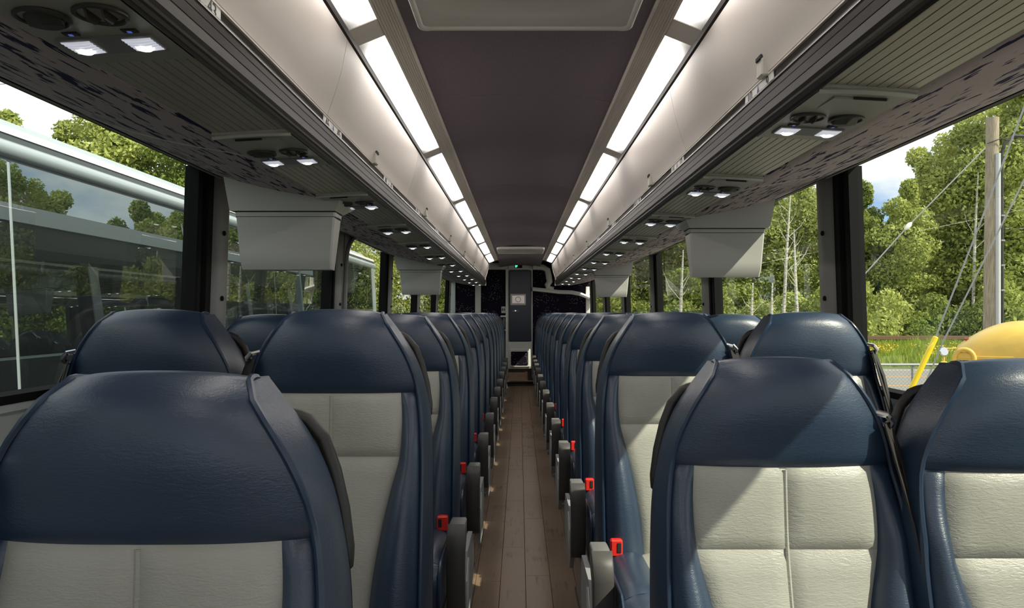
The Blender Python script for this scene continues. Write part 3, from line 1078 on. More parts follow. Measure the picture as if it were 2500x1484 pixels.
# ------------------------------------------------------------------ drop-down monitors
for s, side, yc, nth in ((-1, 'left', 2.58, 'near'), (-1, 'left', 6.10, 'far'), (1, 'right', 3.10, 'near'), (1, 'right', 6.95, 'far')):
    mo = thing('ceiling_monitor', 'pale grey drop-down monitor back hanging at the %s end of the %s windows' % (nth, side) if False else '%s pale grey monitor housing hanging below the rack on the %s side' % ('nearer' if nth == 'near' else 'farther', side), 'monitor', (XC, yc, E))
    xi, xo = 0.655, 1.015
    if s > 0:
        xi, xo = 0.695, 1.025
    # upper housing: flares up to the fabric
    b = MB()
    f = [(0.69, 0.405), (0.78, 0.414), (0.88, 0.432), (0.98, 0.457), (1.08, 0.490), (xo + 0.06, 0.52)]
    rows = []
    top = [(xi - 0.012, 0.40)] + [(x, z + 0.01) for x, z in f if x < xo + 0.03] + [(xo + 0.045, 0.525)]
    bot_z = 0.357
    n = len(top)
    bot = [(xi + 0.004 + (xo + 0.012 - xi - 0.004) * i / (n - 1), bot_z) for i in range(n)]
    fr = [[(s * x, 0.0, z) for x, z in top], [(s * x, -0.006, z) for x, z in bot]]
    bk = [[(s * x, 0.26, z) for x, z in top], [(s * x, 0.12, z) for x, z in bot]]
    b.grid([fr[0], fr[1], bk[1], bk[0]])
    b.add([fr[0][0], fr[1][0], bk[1][0], bk[0][0]], [(0, 1, 2, 3)])
    b.add([fr[0][-1], fr[1][-1], bk[1][-1], bk[0][-1]], [(0, 1, 2, 3)])
    link('upper_housing', b.fix('upper_housing', MONITOR, smooth=False), mo)
    # groove
    link('groove', MB().bbox(min(s * xi, s * xo) + 0.004, max(s * xi, s * xo) - 0.004, 0.004, 0.10, 0.352, 0.359, 0.001).mesh('groove', DARKSEAM, smooth=False), mo)
    # collar and screen back: tapered, rounded lower edge
    z1, z0 = 0.353, 0.152
    for nm, za, zb, ins in (('collar', 0.353, 0.338, 0.0), ('screen_back', 0.336, z0, 0.002)):
        pts = []
        for z in np.linspace(za, zb, 7 if nm == 'screen_back' else 2):
            t = (0.353 - z) / (0.353 - z0)
            a = xi + 0.004 + 0.012 * t + ins
            c = xo - 0.004 - 0.022 * t - ins
            yf = 0.0 - 0.012 * t
            yb = 0.11 - 0.05 * t
            r = 0.006
            rnd_ = 0.0
            if nm == 'screen_back' and z < z0 + 0.02:
                rnd_ = 0.016
            pts.append([(s * a, yf + r + rnd_, z), (s * (a + r), yf + rnd_, z), (s * (c - r), yf + rnd_, z), (s * c, yf + r + rnd_, z), (s * (c - 0.004), yb, z), (s * (a + 0.004), yb, z)])
        b = MB().grid(pts, close_u=True)
        m_ = len(b.v)
        b.f.append(tuple(range(6)))
        b.f.append(tuple(range(m_ - 6, m_)))
        link(nm, b.fix(nm, MONITOR, angle=35), mo)
    link('collar_line', MB().bbox(min(s * (xi + 0.006), s * (xo - 0.006)), max(s * (xi + 0.006), s * (xo - 0.006)), 0.004, 0.09, 0.334, 0.340, 0.001).mesh('collar_line', DARKSEAM, smooth=False), mo)

# ------------------------------------------------------------------ seats
ZS = [-0.76, -0.60, -0.50, -0.42, -0.35, -0.27, -0.20, -0.15, -0.10, -0.05, -0.02, 0.0]
WS = [0.226, 0.226, 0.225, 0.224, 0.222, 0.217, 0.206, 0.194, 0.173, 0.143, 0.125, 0.113]
PS = [-0.092, -0.066, -0.042, -0.022, -0.006, 0.004, 0.010, 0.006, 0.001, 0.003, 0.013, 0.040]
GS = [0.102, 0.115, 0.130, 0.148, 0.167, 0.171, 0.166]
GZ = [-0.76, -0.62, -0.52, -0.43, -0.35, -0.27, -0.20]


def W(z):
    return interp(z, ZS, WS)


def G(z):
    return interp(z, GZ, GS)


def YF(x, z):
    y = interp(z, ZS, PS)
    w = W(z)
    u = min(abs(x) / w, 1.0)
    if z > -0.20:
        y += 0.030 * u ** 3
    else:
        k = min(1, (-0.20 - z) / 0.12)
        g = G(z) / w
        y += 0.030 * u ** 3 * (1 - k) + 0.004 * k
        # bolster bulge
        kb = min(1, max(0, (-0.24 - z) / 0.22))
        if u > g:
            q = (u - g) / (1 - g)
            y -= (0.010 + 0.034 * kb) * math.sin(math.pi * min(1, q * 0.82 + 0.10)) ** 1.2 * k
    return y


def patch(xl, xr, zt, zb, nu, nv, tuck=0.008, r=0.020, puff=0.004, skip=()):
    rows = []
    H = abs(zt - zb)
    for j in range(nv + 1):
        tt = 0.5 - 0.5 * math.cos(math.pi * j / nv)
        tt = 0.5 * tt + 0.5 * j / nv
        z = zt + (zb - zt) * tt
        row = []
        a, c = xl(z), xr(z)
        for i in range(nu + 1):
            ss = 0.5 - 0.5 * math.cos(math.pi * i / nu)
            ss = 0.55 * ss + 0.45 * i / nu
            x = a + (c - a) * ss
            wd = abs(c - a)
            dists = []
            if 'l' not in skip:
                dists.append(ss * wd)
            if 'r' not in skip:
                dists.append((1 - ss) * wd)
            if 't' not in skip:
                dists.append(tt * H)
            if 'b' not in skip:
                dists.append((1 - tt) * H)
            e = min(dists) if dists else 1
            k = max(0.0, 1 - e / r)
            y = YF(x, z) + tuck * k * k - puff * math.sin(math.pi * ss) * math.sin(math.pi * tt)
            row.append((x, y, z))
        rows.append(row)
    return rows


HEADROWS = [(0.140, -0.016, 0.103), (0.118, -0.004, 0.107), (0.090, 0.002, 0.110), (0.065, 0.004, 0.1115), (0.048, 0.003, 0.1125)]


HEADK = [0.0, 0.006, 0.014, 0.022, 0.027]


def seat_meshes(s):
    """s=+1: seat on the right side (aisle toward -x).  front faces -y, top of backrest at z=0"""
    mir = s < 0
    d = {}

    def put(key, b, m, **kw):
        d[key] = b.fix(key, m, mirror=mir, **kw)
    # headrest cover wraps over the top
    rows = []
    nu = 16
    for (y, z, w), ky in zip(HEADROWS, HEADK):
        row = []
        for i in range(nu + 1):
            u = -1 + 2 * i / nu
            row.append((u * w, y + ky * abs(u) ** 3, z - 0.003 * abs(u) ** 5 - 0.007 * u * u))
        rows.append(row)
    low = patch(lambda z: -W(z), lambda z: W(z), 0.0, -0.20, nu, 14, skip=('t', 'l', 'r'), puff=0.006)
    fixed = []
    for row in low:
        fixed.append([(x, y, z - (0.003 * abs(x / W(z)) ** 5 + 0.007 * (x / W(z)) ** 2) * max(0, 1 + z / 0.06) if z > -0.06 else z) for x, y, z in row])
    put('headrest', MB().grid(rows + fixed), NAVY, angle=180)
    gl = 0.0
    put('upper_panel_a', MB().grid(patch(lambda z: -G(z), lambda z: gl, -0.20, -0.35, 8, 9, puff=0.006)), GREY, angle=180)
    put('upper_panel_b', MB().grid(patch(lambda z: gl, lambda z: G(z), -0.20, -0.35, 8, 9, puff=0.006)), GREY, angle=180)
    put('lower_panel_a', MB().grid(patch(lambda z: -G(z), lambda z: gl, -0.35, -0.745, 8, 12, puff=0.006)), GREY, angle=180)
    put('lower_panel_b', MB().grid(patch(lambda z: gl, lambda z: G(z), -0.35, -0.745, 8, 12, puff=0.006)), GREY, angle=180)
    put('bolster_a', MB().grid(patch(lambda z: -W(z), lambda z: -G(z), -0.20, -0.755, 8, 22, puff=0.003)), NAVY, angle=180)
    put('bolster_b', MB().grid(patch(lambda z: G(z), lambda z: W(z), -0.20, -0.755, 8, 22, puff=0.003)), NAVY, angle=180)
    # stitched welt down the middle
    put('welt', MB().tube([(0.0, YF(0, z) + 0.0078, z) for z in np.linspace(-0.205, -0.74, 20)], 0.0042, 6), GREY)

    # piping and side gussets follow the same edge
    def edge(sg):
        pts = []
        for (y, z, w), ky in zip(HEADROWS, HEADK):
            pts.append((sg * w, y + ky, z - 0.010))
        for z in np.linspace(0.0, -0.755, 30):
            dz = -0.010 * max(0, 1 + z / 0.06) if z > -0.06 else 0
            pts.append((sg * W(z), YF(W(z), z), z + dz))
        return pts
    for key, sg in (('a', -1), ('b', 1)):
        e = edge(sg)
        put('piping_' + key, MB().tube([(x + sg * 0.001, y - 0.002, z) for x, y, z in e], 0.0048, 6), PIPING)
        rows = [[], [], [], []]
        for i, (x, y, z) in enumerate(e):
            if i < len(HEADROWS):
                yb = 0.142
                k = i / (len(HEADROWS))
            else:
                yb = 0.142 + min(0, (z + 0.1)) * 0.10
                k = 1
            out = 0.016 * min(1, max(0.1, (i - 2) / 12))
            rows[0].append((x, y, z))
            rows[1].append((x + sg * out * 0.7, y + (yb - y) * 0.33, z - 0.001))
            rows[2].append((x + sg * out, y + (yb - y) * 0.7, z - 0.002))
            rows[3].append((x + sg * out * 0.7, yb, z - 0.003))
        put('side_gusset_' + key, MB().grid(rows), NAVY, angle=180)
    # moulded black back shell
    ea, eb = edge(-1), edge(1)
    rows = []
    for i in range(len(ea)):
        x, y, z = ea[i]
        yb = 0.142 if i < len(HEADROWS) else 0.142 + min(0, (z + 0.1)) * 0.10
        w = abs(x) + 0.012 * min(1, max(0.1, (i - 2) / 12))
        if i < len(HEADROWS):
            continue
        rows.append([(u * w, yb + 0.022 * (1 - u ** 4) * min(1, -z / 0.05 + 0.2), z - 0.004) for u in np.linspace(-1, 1, 9)])
    put('back_shell', MB().grid(rows), BLACKP, angle=180)
    # grab handle on the aisle-side shoulder
    path = [(-0.138, 0.150, -0.060), (-0.160, 0.160, -0.072), (-0.182, 0.160, -0.098), (-0.199, 0.154, -0.140), (-0.212, 0.148, -0.19), (-0.220, 0.140, -0.24), (-0.220, 0.136, -0.262), (-0.205, 0.13, -0.275)]
    sm = []
    for i in range(len(path) - 1):
        for t in (0, 0.5):
            sm.append(tuple(path[i][k] * (1 - t) + path[i + 1][k] * t for k in range(3)))
    sm.append(path[-1])
    put('grab_handle', MB().tube(sm, [0.008] + [0.0105] * (len(sm) - 2) + [0.008], 8), BLACKP, angle=60)
    # cushion
    CP = [(-0.055, -0.745), (-0.075, -0.728), (-0.12, -0.722), (-0.20, -0.720), (-0.30, -0.716), (-0.40, -0.712), (-0.45, -0.716), (-0.485, -0.735), (-0.500, -0.770), (-0.500, -0.83), (-0.485, -0.875)]
    CT = [0, .03, .09, .2, .35, .52, .62, .70, .78, .89, 1.0]

    def cp(t):
        return interp(t, CT, [p[0] for p in CP]), interp(t, CT, [p[1] for p in CP])

    def cpatch(xa, xb, t0, t1, nu, nv):
        rows = []
        for j in range(nv + 1):
            t = t0 + (t1 - t0) * j / nv
            y, z = cp(t)
            row = []
            for i in range(nu + 1):
                u = i / nu
                x = xa + (xb - xa) * u
                e = min(u, 1 - u) * abs(xb - xa)
                k = max(0, 1 - e / 0.018)
                ej = min(j, nv - j) / nv * abs(t1 - t0)
                k = max(k, max(0, 1 - ej / 0.03) if nv > 2 else 0)
                dz = -0.009 * k * k
                roll = max(0, (abs(x) - 0.17) / 0.055)
                if t > 0.62:
                    row.append((x, y - dz * 0.8 + 0.02 * roll ** 2, z + dz * 0.3 - 0.012 * roll ** 2))
                else:
                    row.append((x, y, z + dz - 0.012 * roll ** 2 + 0.010 * math.sin(math.pi * min(1, max(0, (abs(x) - 0.1) / 0.12)))))
            rows.append(row)
        return rows
    put('cushion_centre', MB().grid(cpatch(-0.115, 0.115, 0.0, 0.60, 8, 12)), GREY, angle=180)
    put('cushion_side_a', MB().grid(cpatch(-0.222, -0.115, 0.0, 0.60, 6, 12)), NAVY, angle=180)
    put('cushion_side_b', MB().grid(cpatch(0.115, 0.222, 0.0, 0.60, 6, 12)), NAVY, angle=180)
    put('cushion_front', MB().grid(cpatch(-0.222, 0.222, 0.60, 1.0, 14, 8)), NAVY, angle=180)
    for key, sg in (('a', -1), ('b', 1)):
        rows = [[], []]
        for t in np.linspace(0, 1, 15):
            y, z = cp(t)
            roll = 0.012 if t <= 0.62 else 0.0
            rows[0].append((sg * 0.222, y + (0.02 if t > 0.62 else 0), z - 0.012))
            rows[1].append((sg * 0.218, max(y, -0.47), -0.885))
        put('cushion_wall_' + key, MB().grid(rows), NAVY, angle=60)
        put('cushion_piping_' + key, MB().tube(rows[0], 0.0045, 6), PIPING)
    # buckle on the aisle side
    put('buckle', MB().bbox(-0.214, -0.178, -0.135, -0.110, -0.722, -0.672, 0.004), RED, smooth=False)
    put('buckle_slot', MB().bbox(-0.194, -0.182, -0.1375, -0.130, -0.708, -0.680, 0.001), DARKSEAM, smooth=False)
    put('buckle_stalk', MB().bbox(-0.206, -0.188, -0.130, -0.117, -0.80, -0.715, 0.003), BLACKP, smooth=False)
    # shoulder belt on the window side
    for key, o1, o2 in (('a', 0.0, 0.0), ('b', 0.020, 0.022)):
        cl = [(0.196 + o1 * 0.6, 0.035 + o1, -0.118), (0.214 + o1, 0.022 + o1, -0.20), (0.231 + o2 * 0.6, -0.006 + o1, -0.30), (0.240 + o2 * 0.3, -0.040 + o1, -0.44), (0.240 + o2 * 0.3, -0.07 + o1, -0.60), (0.238, -0.07 + o1, -0.80)]
        rows = []
        for (x, y, z) in cl:
            rows.append([(x - 0.016, y - 0.026, z), (x - 0.014, y - 0.028, z), (x + 0.010, y + 0.006, z), (x + 0.008, y + 0.008, z)])
        put('seat_belt_' + key, MB().grid(rows, close_u=True), BELT, smooth=False)
    put('belt_guide', MB().tube([(0.178, 0.03, -0.100), (0.192, 0.018, -0.103), (0.204, 0.022, -0.114), (0.206, 0.034, -0.124), (0.198, 0.05, -0.128)], 0.0065, 8), CHROME)
    # hinged belt end at the hip
    put('belt_anchor', MB().tube([(0.236, -0.06, -0.44), (0.240, -0.085, -0.455), (0.243, -0.10, -0.485), (0.238, -0.09, -0.505)], 0.009, 8), MIDGREY)
    # seat pan and pedestal
    put('seat_pan', MB().bbox(-0.215, 0.215, -0.46, 0.06, -0.925, -0.875, 0.012), BLACKP, smooth=False)
    put('crossbar', MB().tube([(-0.22, -0.30, -0.945), (0.22, -0.30, -0.945)], 0.02, 8), STEEL)
    # aisle armrest (hinged, hanging): dark front pad, grey cap, pale side panel
    prof = [(-0.205, -0.655), (-0.270, -0.651), (-0.318, -0.660), (-0.338, -0.682), (-0.345, -0.72), (-0.345, -0.80), (-0.340, -0.88), (-0.330, -0.915), (-0.315, -0.925), (-0.300, -0.915), (-0.292, -0.86), (-0.285, -0.80), (-0.275, -0.75), (-0.225, -0.715)]
    b = MB()
    n = len(prof)
    cy = sum(p[0] for p in prof) / n
    cz = sum(p[1] for p in prof) / n
    xs = [(-0.284, 0.94), (-0.280, 1.0), (-0.238, 1.0), (-0.234, 0.94)]
    rows = []
    for x, k in xs:
        rows.append([(x, cy + (y - cy) * k, cz + (z - cz) * (1 - (1 - k) * 0.6)) for y, z in prof])
    b.grid(rows, close_u=True)
    b.f.append(tuple(range(n)))
    b.f.append(tuple(range(3 * n, 4 * n)))
    put('armrest', b, MIDGREY, angle=55)
    pad = [(-0.300, -0.6505), (-0.322, -0.658), (-0.345, -0.680), (-0.352, -0.72), (-0.352, -0.80), (-0.347, -0.885), (-0.336, -0.922), (-0.318, -0.934), (-0.304, -0.922), (-0.318, -0.88), (-0.328, -0.80), (-0.328, -0.72), (-0.320, -0.690)]
    n = len(pad)
    rows = []
    for x, o in ((-0.287, 0.004), (-0.283, 0.0), (-0.235, 0.0), (-0.231, 0.004)):
        rows.append([(x, y + o, z) for y, z in pad])
    b = MB().grid(rows, close_u=True)
    b.f.append(tuple(range(n)))
    b.f.append(tuple(range(3 * n, 4 * n)))
    put('front_pad', b, DARKPAD, angle=60)
    put('side_panel', MB().hull([(x, y, z) for x in (-0.286, -0.270) for y, z in ((-0.285, -0.83), (-0.21, -0.765), (0.03, -0.77), (0.06, -0.88), (0.02, -1.0), (-0.24, -1.0), (-0.30, -0.93))]), LTGREY, smooth=False)
    put('panel_insert', MB().hull([(x, y, z) for x in (-0.289, -0.284) for y, z in ((-0.272, -0.84), (-0.205, -0.785), (-0.16, -0.80), (-0.20, -0.90), (-0.25, -0.93))]), PALEW, smooth=False)
    return d


def leg_mesh(s, h):
    b = MB()
    b.hull([(x, y, z) for x in (-0.245, -0.215) for y, z in ((-0.36, -0.93), (0.0, -0.93), (-0.08, -E + 0.03 + h), (-0.30, -E + 0.03 + h))])
    b.bbox(-0.25, -0.20, -0.36, -0.02, -E + h, -E + 0.03 + h, 0.006)
    return b.fix('leg', STEEL, mirror=s < 0, smooth=False)


SEAT = {s: seat_meshes(s) for s in (-1, 1)}
LEG = {(s, h): leg_mesh(s, h) for s in (-1, 1) for h in (0.0, 0.076, 0.088)}
ROWS = {-1: [0.86] + [1.76 + 0.84 * k for k in range(12)], 1: [1.36] + [2.316 + 0.84 * k for k in range(12)]}
JIT = random.Random(3)
for s, side in ((-1, 'left'), (1, 'right')):
    d = SEAT[s]
    for r, yr in enumerate(ROWS[s]):
        drop = (0.076 if s < 0 else 0.088) if r == 0 else 0.0
        for kind, xo in (('aisle', 0.469), ('window', 0.914)):
            first = ' set low' if r == 0 else ''
            lab = 'navy and grey leather seat%s, %s row %s, %s side' % (first, ORD[r + 1] , 'by the aisle' if kind == 'aisle' else 'by the window', side)
            if r == 0 and s > 0:
                xo += 0.012
            seat = thing('coach_seat', lab, 'seat', (XC + s * xo, yr - (0.05 if r == 0 and s > 0 and kind == 'window' else 0), 0), group='coach seats in rows')
            seat.location.z = 0
            zt = E - drop + (0.006 if r == 1 and s < 0 else 0) - (0.004 * (r % 3) if r > 1 else 0)

            def P(name, key, parent=None):
                o = link(name, d[key], parent or seat)
                if parent is None:
                    o.location = (0, 0, zt)
                return o
            hd = P('headrest', 'headrest')
            for q in ('a', 'b'):
                P('upper_back_panel', 'upper_panel_' + q)
                P('lower_back_panel', 'lower_panel_' + q)
                bo = P('side_bolster', 'bolster_' + q)
                P('piping', 'piping_' + q)
                P('side_gusset', 'side_gusset_' + q)
            P('back_shell', 'back_shell')
            P('stitched_welt', 'welt')
            if not (r == 0 and s < 0 and kind == 'window'):
                P('grab_handle', 'grab_handle')
            cu = P('cushion', 'cushion_centre')
            for q in ('a', 'b'):
                P('cushion_side', 'cushion_side_' + q, cu)
                P('cushion_wall', 'cushion_wall_' + q, cu)
                P('cushion_piping', 'cushion_piping_' + q, cu)
            P('cushion_front', 'cushion_front', cu)
            bk = P('buckle', 'buckle')
            bk['label'] = 'bright red seat belt buckle'
            P('buckle_slot', 'buckle_slot', bk)
            P('buckle_stalk', 'buckle_stalk', bk)
            for q in ('a', 'b'):
                P('seat_belt', 'seat_belt_' + q)
            P('belt_guide', 'belt_guide')
            if r < 3:
                P('belt_anchor', 'belt_anchor')
            P('seat_pan', 'seat_pan')
            P('crossbar', 'crossbar')
            if kind == 'aisle':
                ar = P('armrest', 'armrest')
                P('front_pad', 'front_pad', ar)
                sp = P('side_panel', 'side_panel')
                P('panel_insert', 'panel_insert', sp)
            lg = link('leg', LEG[(s, drop)], seat, (0, 0, zt))

# ------------------------------------------------------------------ rear partition
rw = struct('wall_rear', MB().box(XC - 1.17, XC + 1.17, YR + 0.12, YR + 0.2, -0.06, E + 0.90).mesh('wall_rear', SPECK, smooth=False))


def rbox(x0, x1, y0, y1, d):
    """photo pixel rectangle at distance d -> x0,x1,z0,z1 in metres"""
    a = px(x0, y1, d)
    c = px(x1, y0, d)
    return a[0], c[0], a[2], c[2]


# toilet cubicle on the left
tc_ = thing('toilet_cubicle', 'dark speckled toilet cubicle wall with pale posts at the rear left', 'toilet cubicle', (0, YR, 0))
yy = YR - 0.02


def panel(name, x0, x1, y0, y1, m, dy0, dy1, parent, bev=0.006, d=YR):
    a, c, z0, z1 = rbox(x0, x1, y0, y1, d)
    return link(name, MB().bbox(a, c, dy0, dy1, max(z0, 0.0), z1, bev).mesh(name, m, smooth=False), parent)


panel('cubicle_panel', 1173, 1236, 657, 1000, SPECK, 0.02, 0.06, tc_)
panel('cubicle_panel', 1100, 1162, 690, 1000, SPECK, 0.02, 0.06, tc_)
panel('upright_trim', 1160, 1174, 690, 1000, WHITEP, -0.01, 0.05, tc_)
panel('upright_trim', 1234.5, 1241, 655, 1000, WHITEP, -0.02, 0.06, tc_)
panel('side_lining', 1086, 1112, 640, 1000, PALEW, -0.02, 0.06, tc_)
panel('top_trim', 1174, 1240, 641, 658, WHITEP, -0.02, 0.06, tc_)
panel('shelf_trim', 1222, 1236, 770, 774, WHITEP, -0.03, 0.05, tc_, 0.002)
panel('handle_recess', 1223, 1235, 774, 804, RUBBER, 0.0, 0.05, tc_, 0.002)
panel('handle_grip', 1228, 1233, 776, 800, MIDGREY, -0.02, 0.02, tc_, 0.006)
panel('shelf_trim', 1224, 1236, 804, 807, WHITEP, -0.03, 0.05, tc_, 0.002)
sg = thing('toilet_sign', 'small white sign with figures on the dark cubicle wall', 'sign', (0, YR, 0))
panel('sign_plate', 1224, 1234, 748, 764, PLATE, 0.010, 0.019, sg, 0.001)
for cx, w in ((1226.6, 0.6), (1231.4, 0.6)):
    a, c, z0, z1 = rbox(cx - w, cx + w, 753, 759.5, YR)
    link('figure', MB().hull([((a + c) / 2 + dx, 0.0095, z) for dx, z in ((-0.009, z0 + 0.012), (0.009, z0 + 0.012), (-0.007, z1), (0.007, z1), (0, z0))]
                             + [((a + c) / 2, 0.012, z0 + 0.02)]).mesh('figure', INK, smooth=False), sg)
    link('figure_head', MB().bbox((a + c) / 2 - 0.005, (a + c) / 2 + 0.005, 0.008, 0.012, z1 + 0.003, z1 + 0.012, 0.001).mesh('figure_head', INK, smooth=False), sg)
a, c, z0, z1 = rbox(1228.7, 1229.3, 752, 760, YR)
link('divider_line', MB().bbox(a, c, 0.009, 0.011, z0, z1, 0.0005).mesh('divider_line', INK, smooth=False), sg)

# door in the middle
dr = thing('toilet_door', 'narrow navy toilet door with mirror plate at the end of the aisle', 'door', (0, YR, 0))
panel('door_frame', 1239, 1301, 643, 912, WHITEP, 0.03, 0.10, dr)
panel('door_leaf', 1243, 1297, 660, 833, NAVYDOOR, -0.04, 0.03, dr, 0.012)
mpv = panel('mirror_plate', 1246, 1283.5, 717.5, 745, MIRRORP, -0.052, -0.04, dr, 0.008)
link('mirror_face', MB().bbox(*[rbox(1250, 1280, 721, 741, YR)[i] for i in (0, 1)], -0.056, -0.050, *[rbox(1250, 1280, 721, 741, YR)[i] for i in (2, 3)], 0.004).mesh('mirror_face', MIRRORF, smooth=False), mpv)
cx, _, cz = px(1265, 731, YR)
ringm = MB().tube([(cx + 0.042 * math.cos(a), -0.058, cz + 0.042 * math.sin(a)) for a in np.linspace(0, 2 * math.pi, 25)], 0.004, 6, cap=False)
link('mirror_ring', ringm.fix('mirror_ring', MIDGREY), mpv)
lt_ = panel('latch_plate', 1251, 1267, 756, 762.5, MIDGREY, -0.052, -0.04, dr, 0.006)
cx, _, cz = px(1258.5, 758.5, YR)
lk = link('latch_knob', MB().lathe((0, 0, 0), [(0.016, 0), (0.016, 0.012), (0.010, 0.018)], 16).fix('latch_knob', CHROME), lt_, (cx, -0.052, cz))
lk.rotation_euler = (math.pi / 2, 0, 0)
hdr = panel('door_header', 1241, 1300, 643, 658, WHITEP, -0.03, 0.05, dr)
panel('indicator_box', 1256.5, 1275, 645.5, 654.5, RUBBER, -0.034, -0.028, dr, 0.001)
panel('green_figure', 1258, 1261, 647.5, 653, GREENLED, -0.0355, -0.033, dr, 0.0008)
panel('green_figure', 1261.5, 1263.5, 648, 651, GREENLED, -0.0355, -0.033, dr, 0.0008)
lowp = panel('kick_panel', 1240, 1299, 834, 900, WHITEP, -0.05, 0.03, dr, 0.012)
panel('grille_frame', 1244, 1295, 851, 896, WHITEP, -0.075, -0.04, dr, 0.014)
panel('grille_panel', 1247.5, 1289, 857.5, 891, SPECK, -0.080, -0.07, dr, 0.01)
rb = thing('rear_riser', 'brown board below the toilet door at the end of the aisle', 'board', (0, YR, 0))
panel('riser_board', 1240, 1305, 900, 930, RISER, -0.02, 0.05, rb)
# right: rear alcove with pale moulded shelf
al = thing('rear_alcove', 'dark speckled rear wall panel with pale moulded frame at the rear right', 'rear panel', (0, YR, 0))
panel('alcove_panel', 1301, 1440, 655, 1000, SPECK, 0.02, 0.06, al)
pts = [px(x, y, YR) for x, y in ((1300, 706), (1330, 709), (1365, 713), (1395, 714), (1415, 718), (1440, 728), (1452, 734))]
rows = []
for (x, _, z) in pts:
    rows.append([(x, -0.16, z - 0.03), (x, -0.17, z), (x, -0.15, z + 0.03), (x, 0.06, z + 0.035), (x, 0.06, z - 0.035)])
link('moulded_shelf', MB().grid(rows, close_u=True).fix('moulded_shelf', WHITEP, angle=50), al)
pts = [px(x, y, YR) for x, y in ((1301, 652), (1325, 653), (1336, 660), (1339, 675), (1341, 688), (1336, 696), (1338, 704), (1350, 708))]
link('moulded_frame', MB().tube([(x, -0.10, z) for x, _, z in pts], 0.05, 8).fix('moulded_frame', WHITEP), al)
panel('rear_upright', 1430, 1440, 700, 1000, WHITEP, -0.03, 0.06, al)

# ------------------------------------------------------------------ front end of the coach (behind the viewpoint)
b = MB()
b.box(XC - 1.25, XC + 1.25, Y0 - 0.08, Y0, -1.2, E - 0.55)
b.box(XC - 1.25, XC + 1.25, Y0 - 0.08, Y0, E + 0.55, E + 0.92)
fw = struct('wall_front', MB().box(XC - 1.25, XC + 1.25, Y0 - 0.08, Y0, -1.0, E - 0.55).mesh('wall_front', PALEW, smooth=False))
link('windscreen_header', MB().box(XC - 1.25, XC + 1.25, Y0 - 0.08, Y0, E + 0.55, E + 0.95).mesh('windscreen_header', PALEW, smooth=False), fw)

# ------------------------------------------------------------------ outside: ground, road, fence
GZ0 = E - 2.70                         # ground level


def noise_mat(name, stops, scale, rough=0.9, bump=0.0, detail=6, stretch=(1, 1, 1)):
    m, nt, p = base_mat(name)
    p.inputs['Roughness'].default_value = rough
    p.inputs['Specular IOR Level'].default_value = 0.2
    tc = N(nt, 'ShaderNodeTexCoord')
    mp = N(nt, 'ShaderNodeMapping')
    mp.inputs['Scale'].default_value = stretch
    nz = N(nt, 'ShaderNodeTexNoise')
    nz.inputs['Scale'].default_value = scale
    nz.inputs['Detail'].default_value = detail
    nt.links.new(tc.outputs['Object'], mp.inputs['Vector'])
    nt.links.new(mp.outputs['Vector'], nz.inputs['Vector'])
    cr = N(nt, 'ShaderNodeValToRGB')
    e = cr.color_ramp.elements
    e[0].position, e[0].color = stops[0][0], (*stops[0][1], 1)
    e[1].position, e[1].color = stops[-1][0], (*stops[-1][1], 1)
    for pos, c in stops[1:-1]:
        q = e.new(pos)
        q.color = (*c, 1)
    nt.links.new(nz.outputs['Fac'], cr.inputs['Fac'])
    nt.links.new(cr.outputs['Color'], p.inputs['Base Color'])
    if bump:
        bn = N(nt, 'ShaderNodeBump')
        bn.inputs['Strength'].default_value = bump
        bn.inputs['Distance'].default_value = 0.1
        nt.links.new(nz.outputs['Fac'], bn.inputs['Height'])
        nt.links.new(bn.outputs['Normal'], p.inputs['Normal'])
    return m


ASPHALT = noise_mat('asphalt', [(0.3, (0.20, 0.19, 0.175)), (0.7, (0.30, 0.285, 0.26))], 30, bump=0.1)
LOT = noise_mat('gravel_lot', [(0.3, (0.20, 0.185, 0.16)), (0.7, (0.31, 0.29, 0.25))], 14, bump=0.2)
MEADOW = noise_mat('meadow', [(0.3, (0.060, 0.095, 0.018)), (0.6, (0.14, 0.19, 0.035)), (0.75, (0.22, 0.24, 0.05))], 0.8, bump=0.6)
YLINE = mat('orange_line_paint', (0.62, 0.30, 0.05), 0.6)
WLINE = mat('white_line_paint', (0.60, 0.58, 0.54), 0.6)
GALV = mat('galvanised_wire', (0.30, 0.31, 0.31), 0.45, 0.6)
GUARDY = mat('yellow_guard', (0.90, 0.66, 0.01), 0.35)
POLEWOOD = noise_mat('weathered_pole', [(0.3, (0.24, 0.20, 0.14)), (0.7, (0.46, 0.40, 0.30))], 6, stretch=(9, 9, 0.6))
CONDUIT = mat('grey_conduit', (0.52, 0.54, 0.55), 0.4)
CABLE = mat('black_cable', (0.03, 0.03, 0.03), 0.6)
BUSY = mat('school_bus_yellow', (0.78, 0.50, 0.09), 0.35, var=0.08, vscale=3)
RUST = mat('rusty_rail', (0.16, 0.085, 0.05), 0.7)
CLAM = mat('clearance_lamp', (0.35, 0.09, 0.05), 0.4)

gr = struct('ground', MB().box(-120, 120, -30, 21.5, GZ0 - 0.3, GZ0).mesh('ground', LOT, smooth=False))
mead = struct('ground_meadow', MB().box(-160, 160, 35.6, 150, GZ0 - 0.3, GZ0 + 0.03).mesh('ground_meadow', MEADOW, smooth=False))
road = struct('road', MB().box(-160, 160, 21.5, 35.6, GZ0 - 0.3, GZ0 + 0.01).mesh('road', ASPHALT, smooth=False))
for y, w, m in ((27.2, 0.16, YLINE), (31.0, 0.16, YLINE), (22.9, 0.12, WLINE), (34.6, 0.12, WLINE)):
    link('road_line', MB().box(-160, 160, y, y + w, GZ0, GZ0 + 0.016).mesh('road_line', m, smooth=False), road)
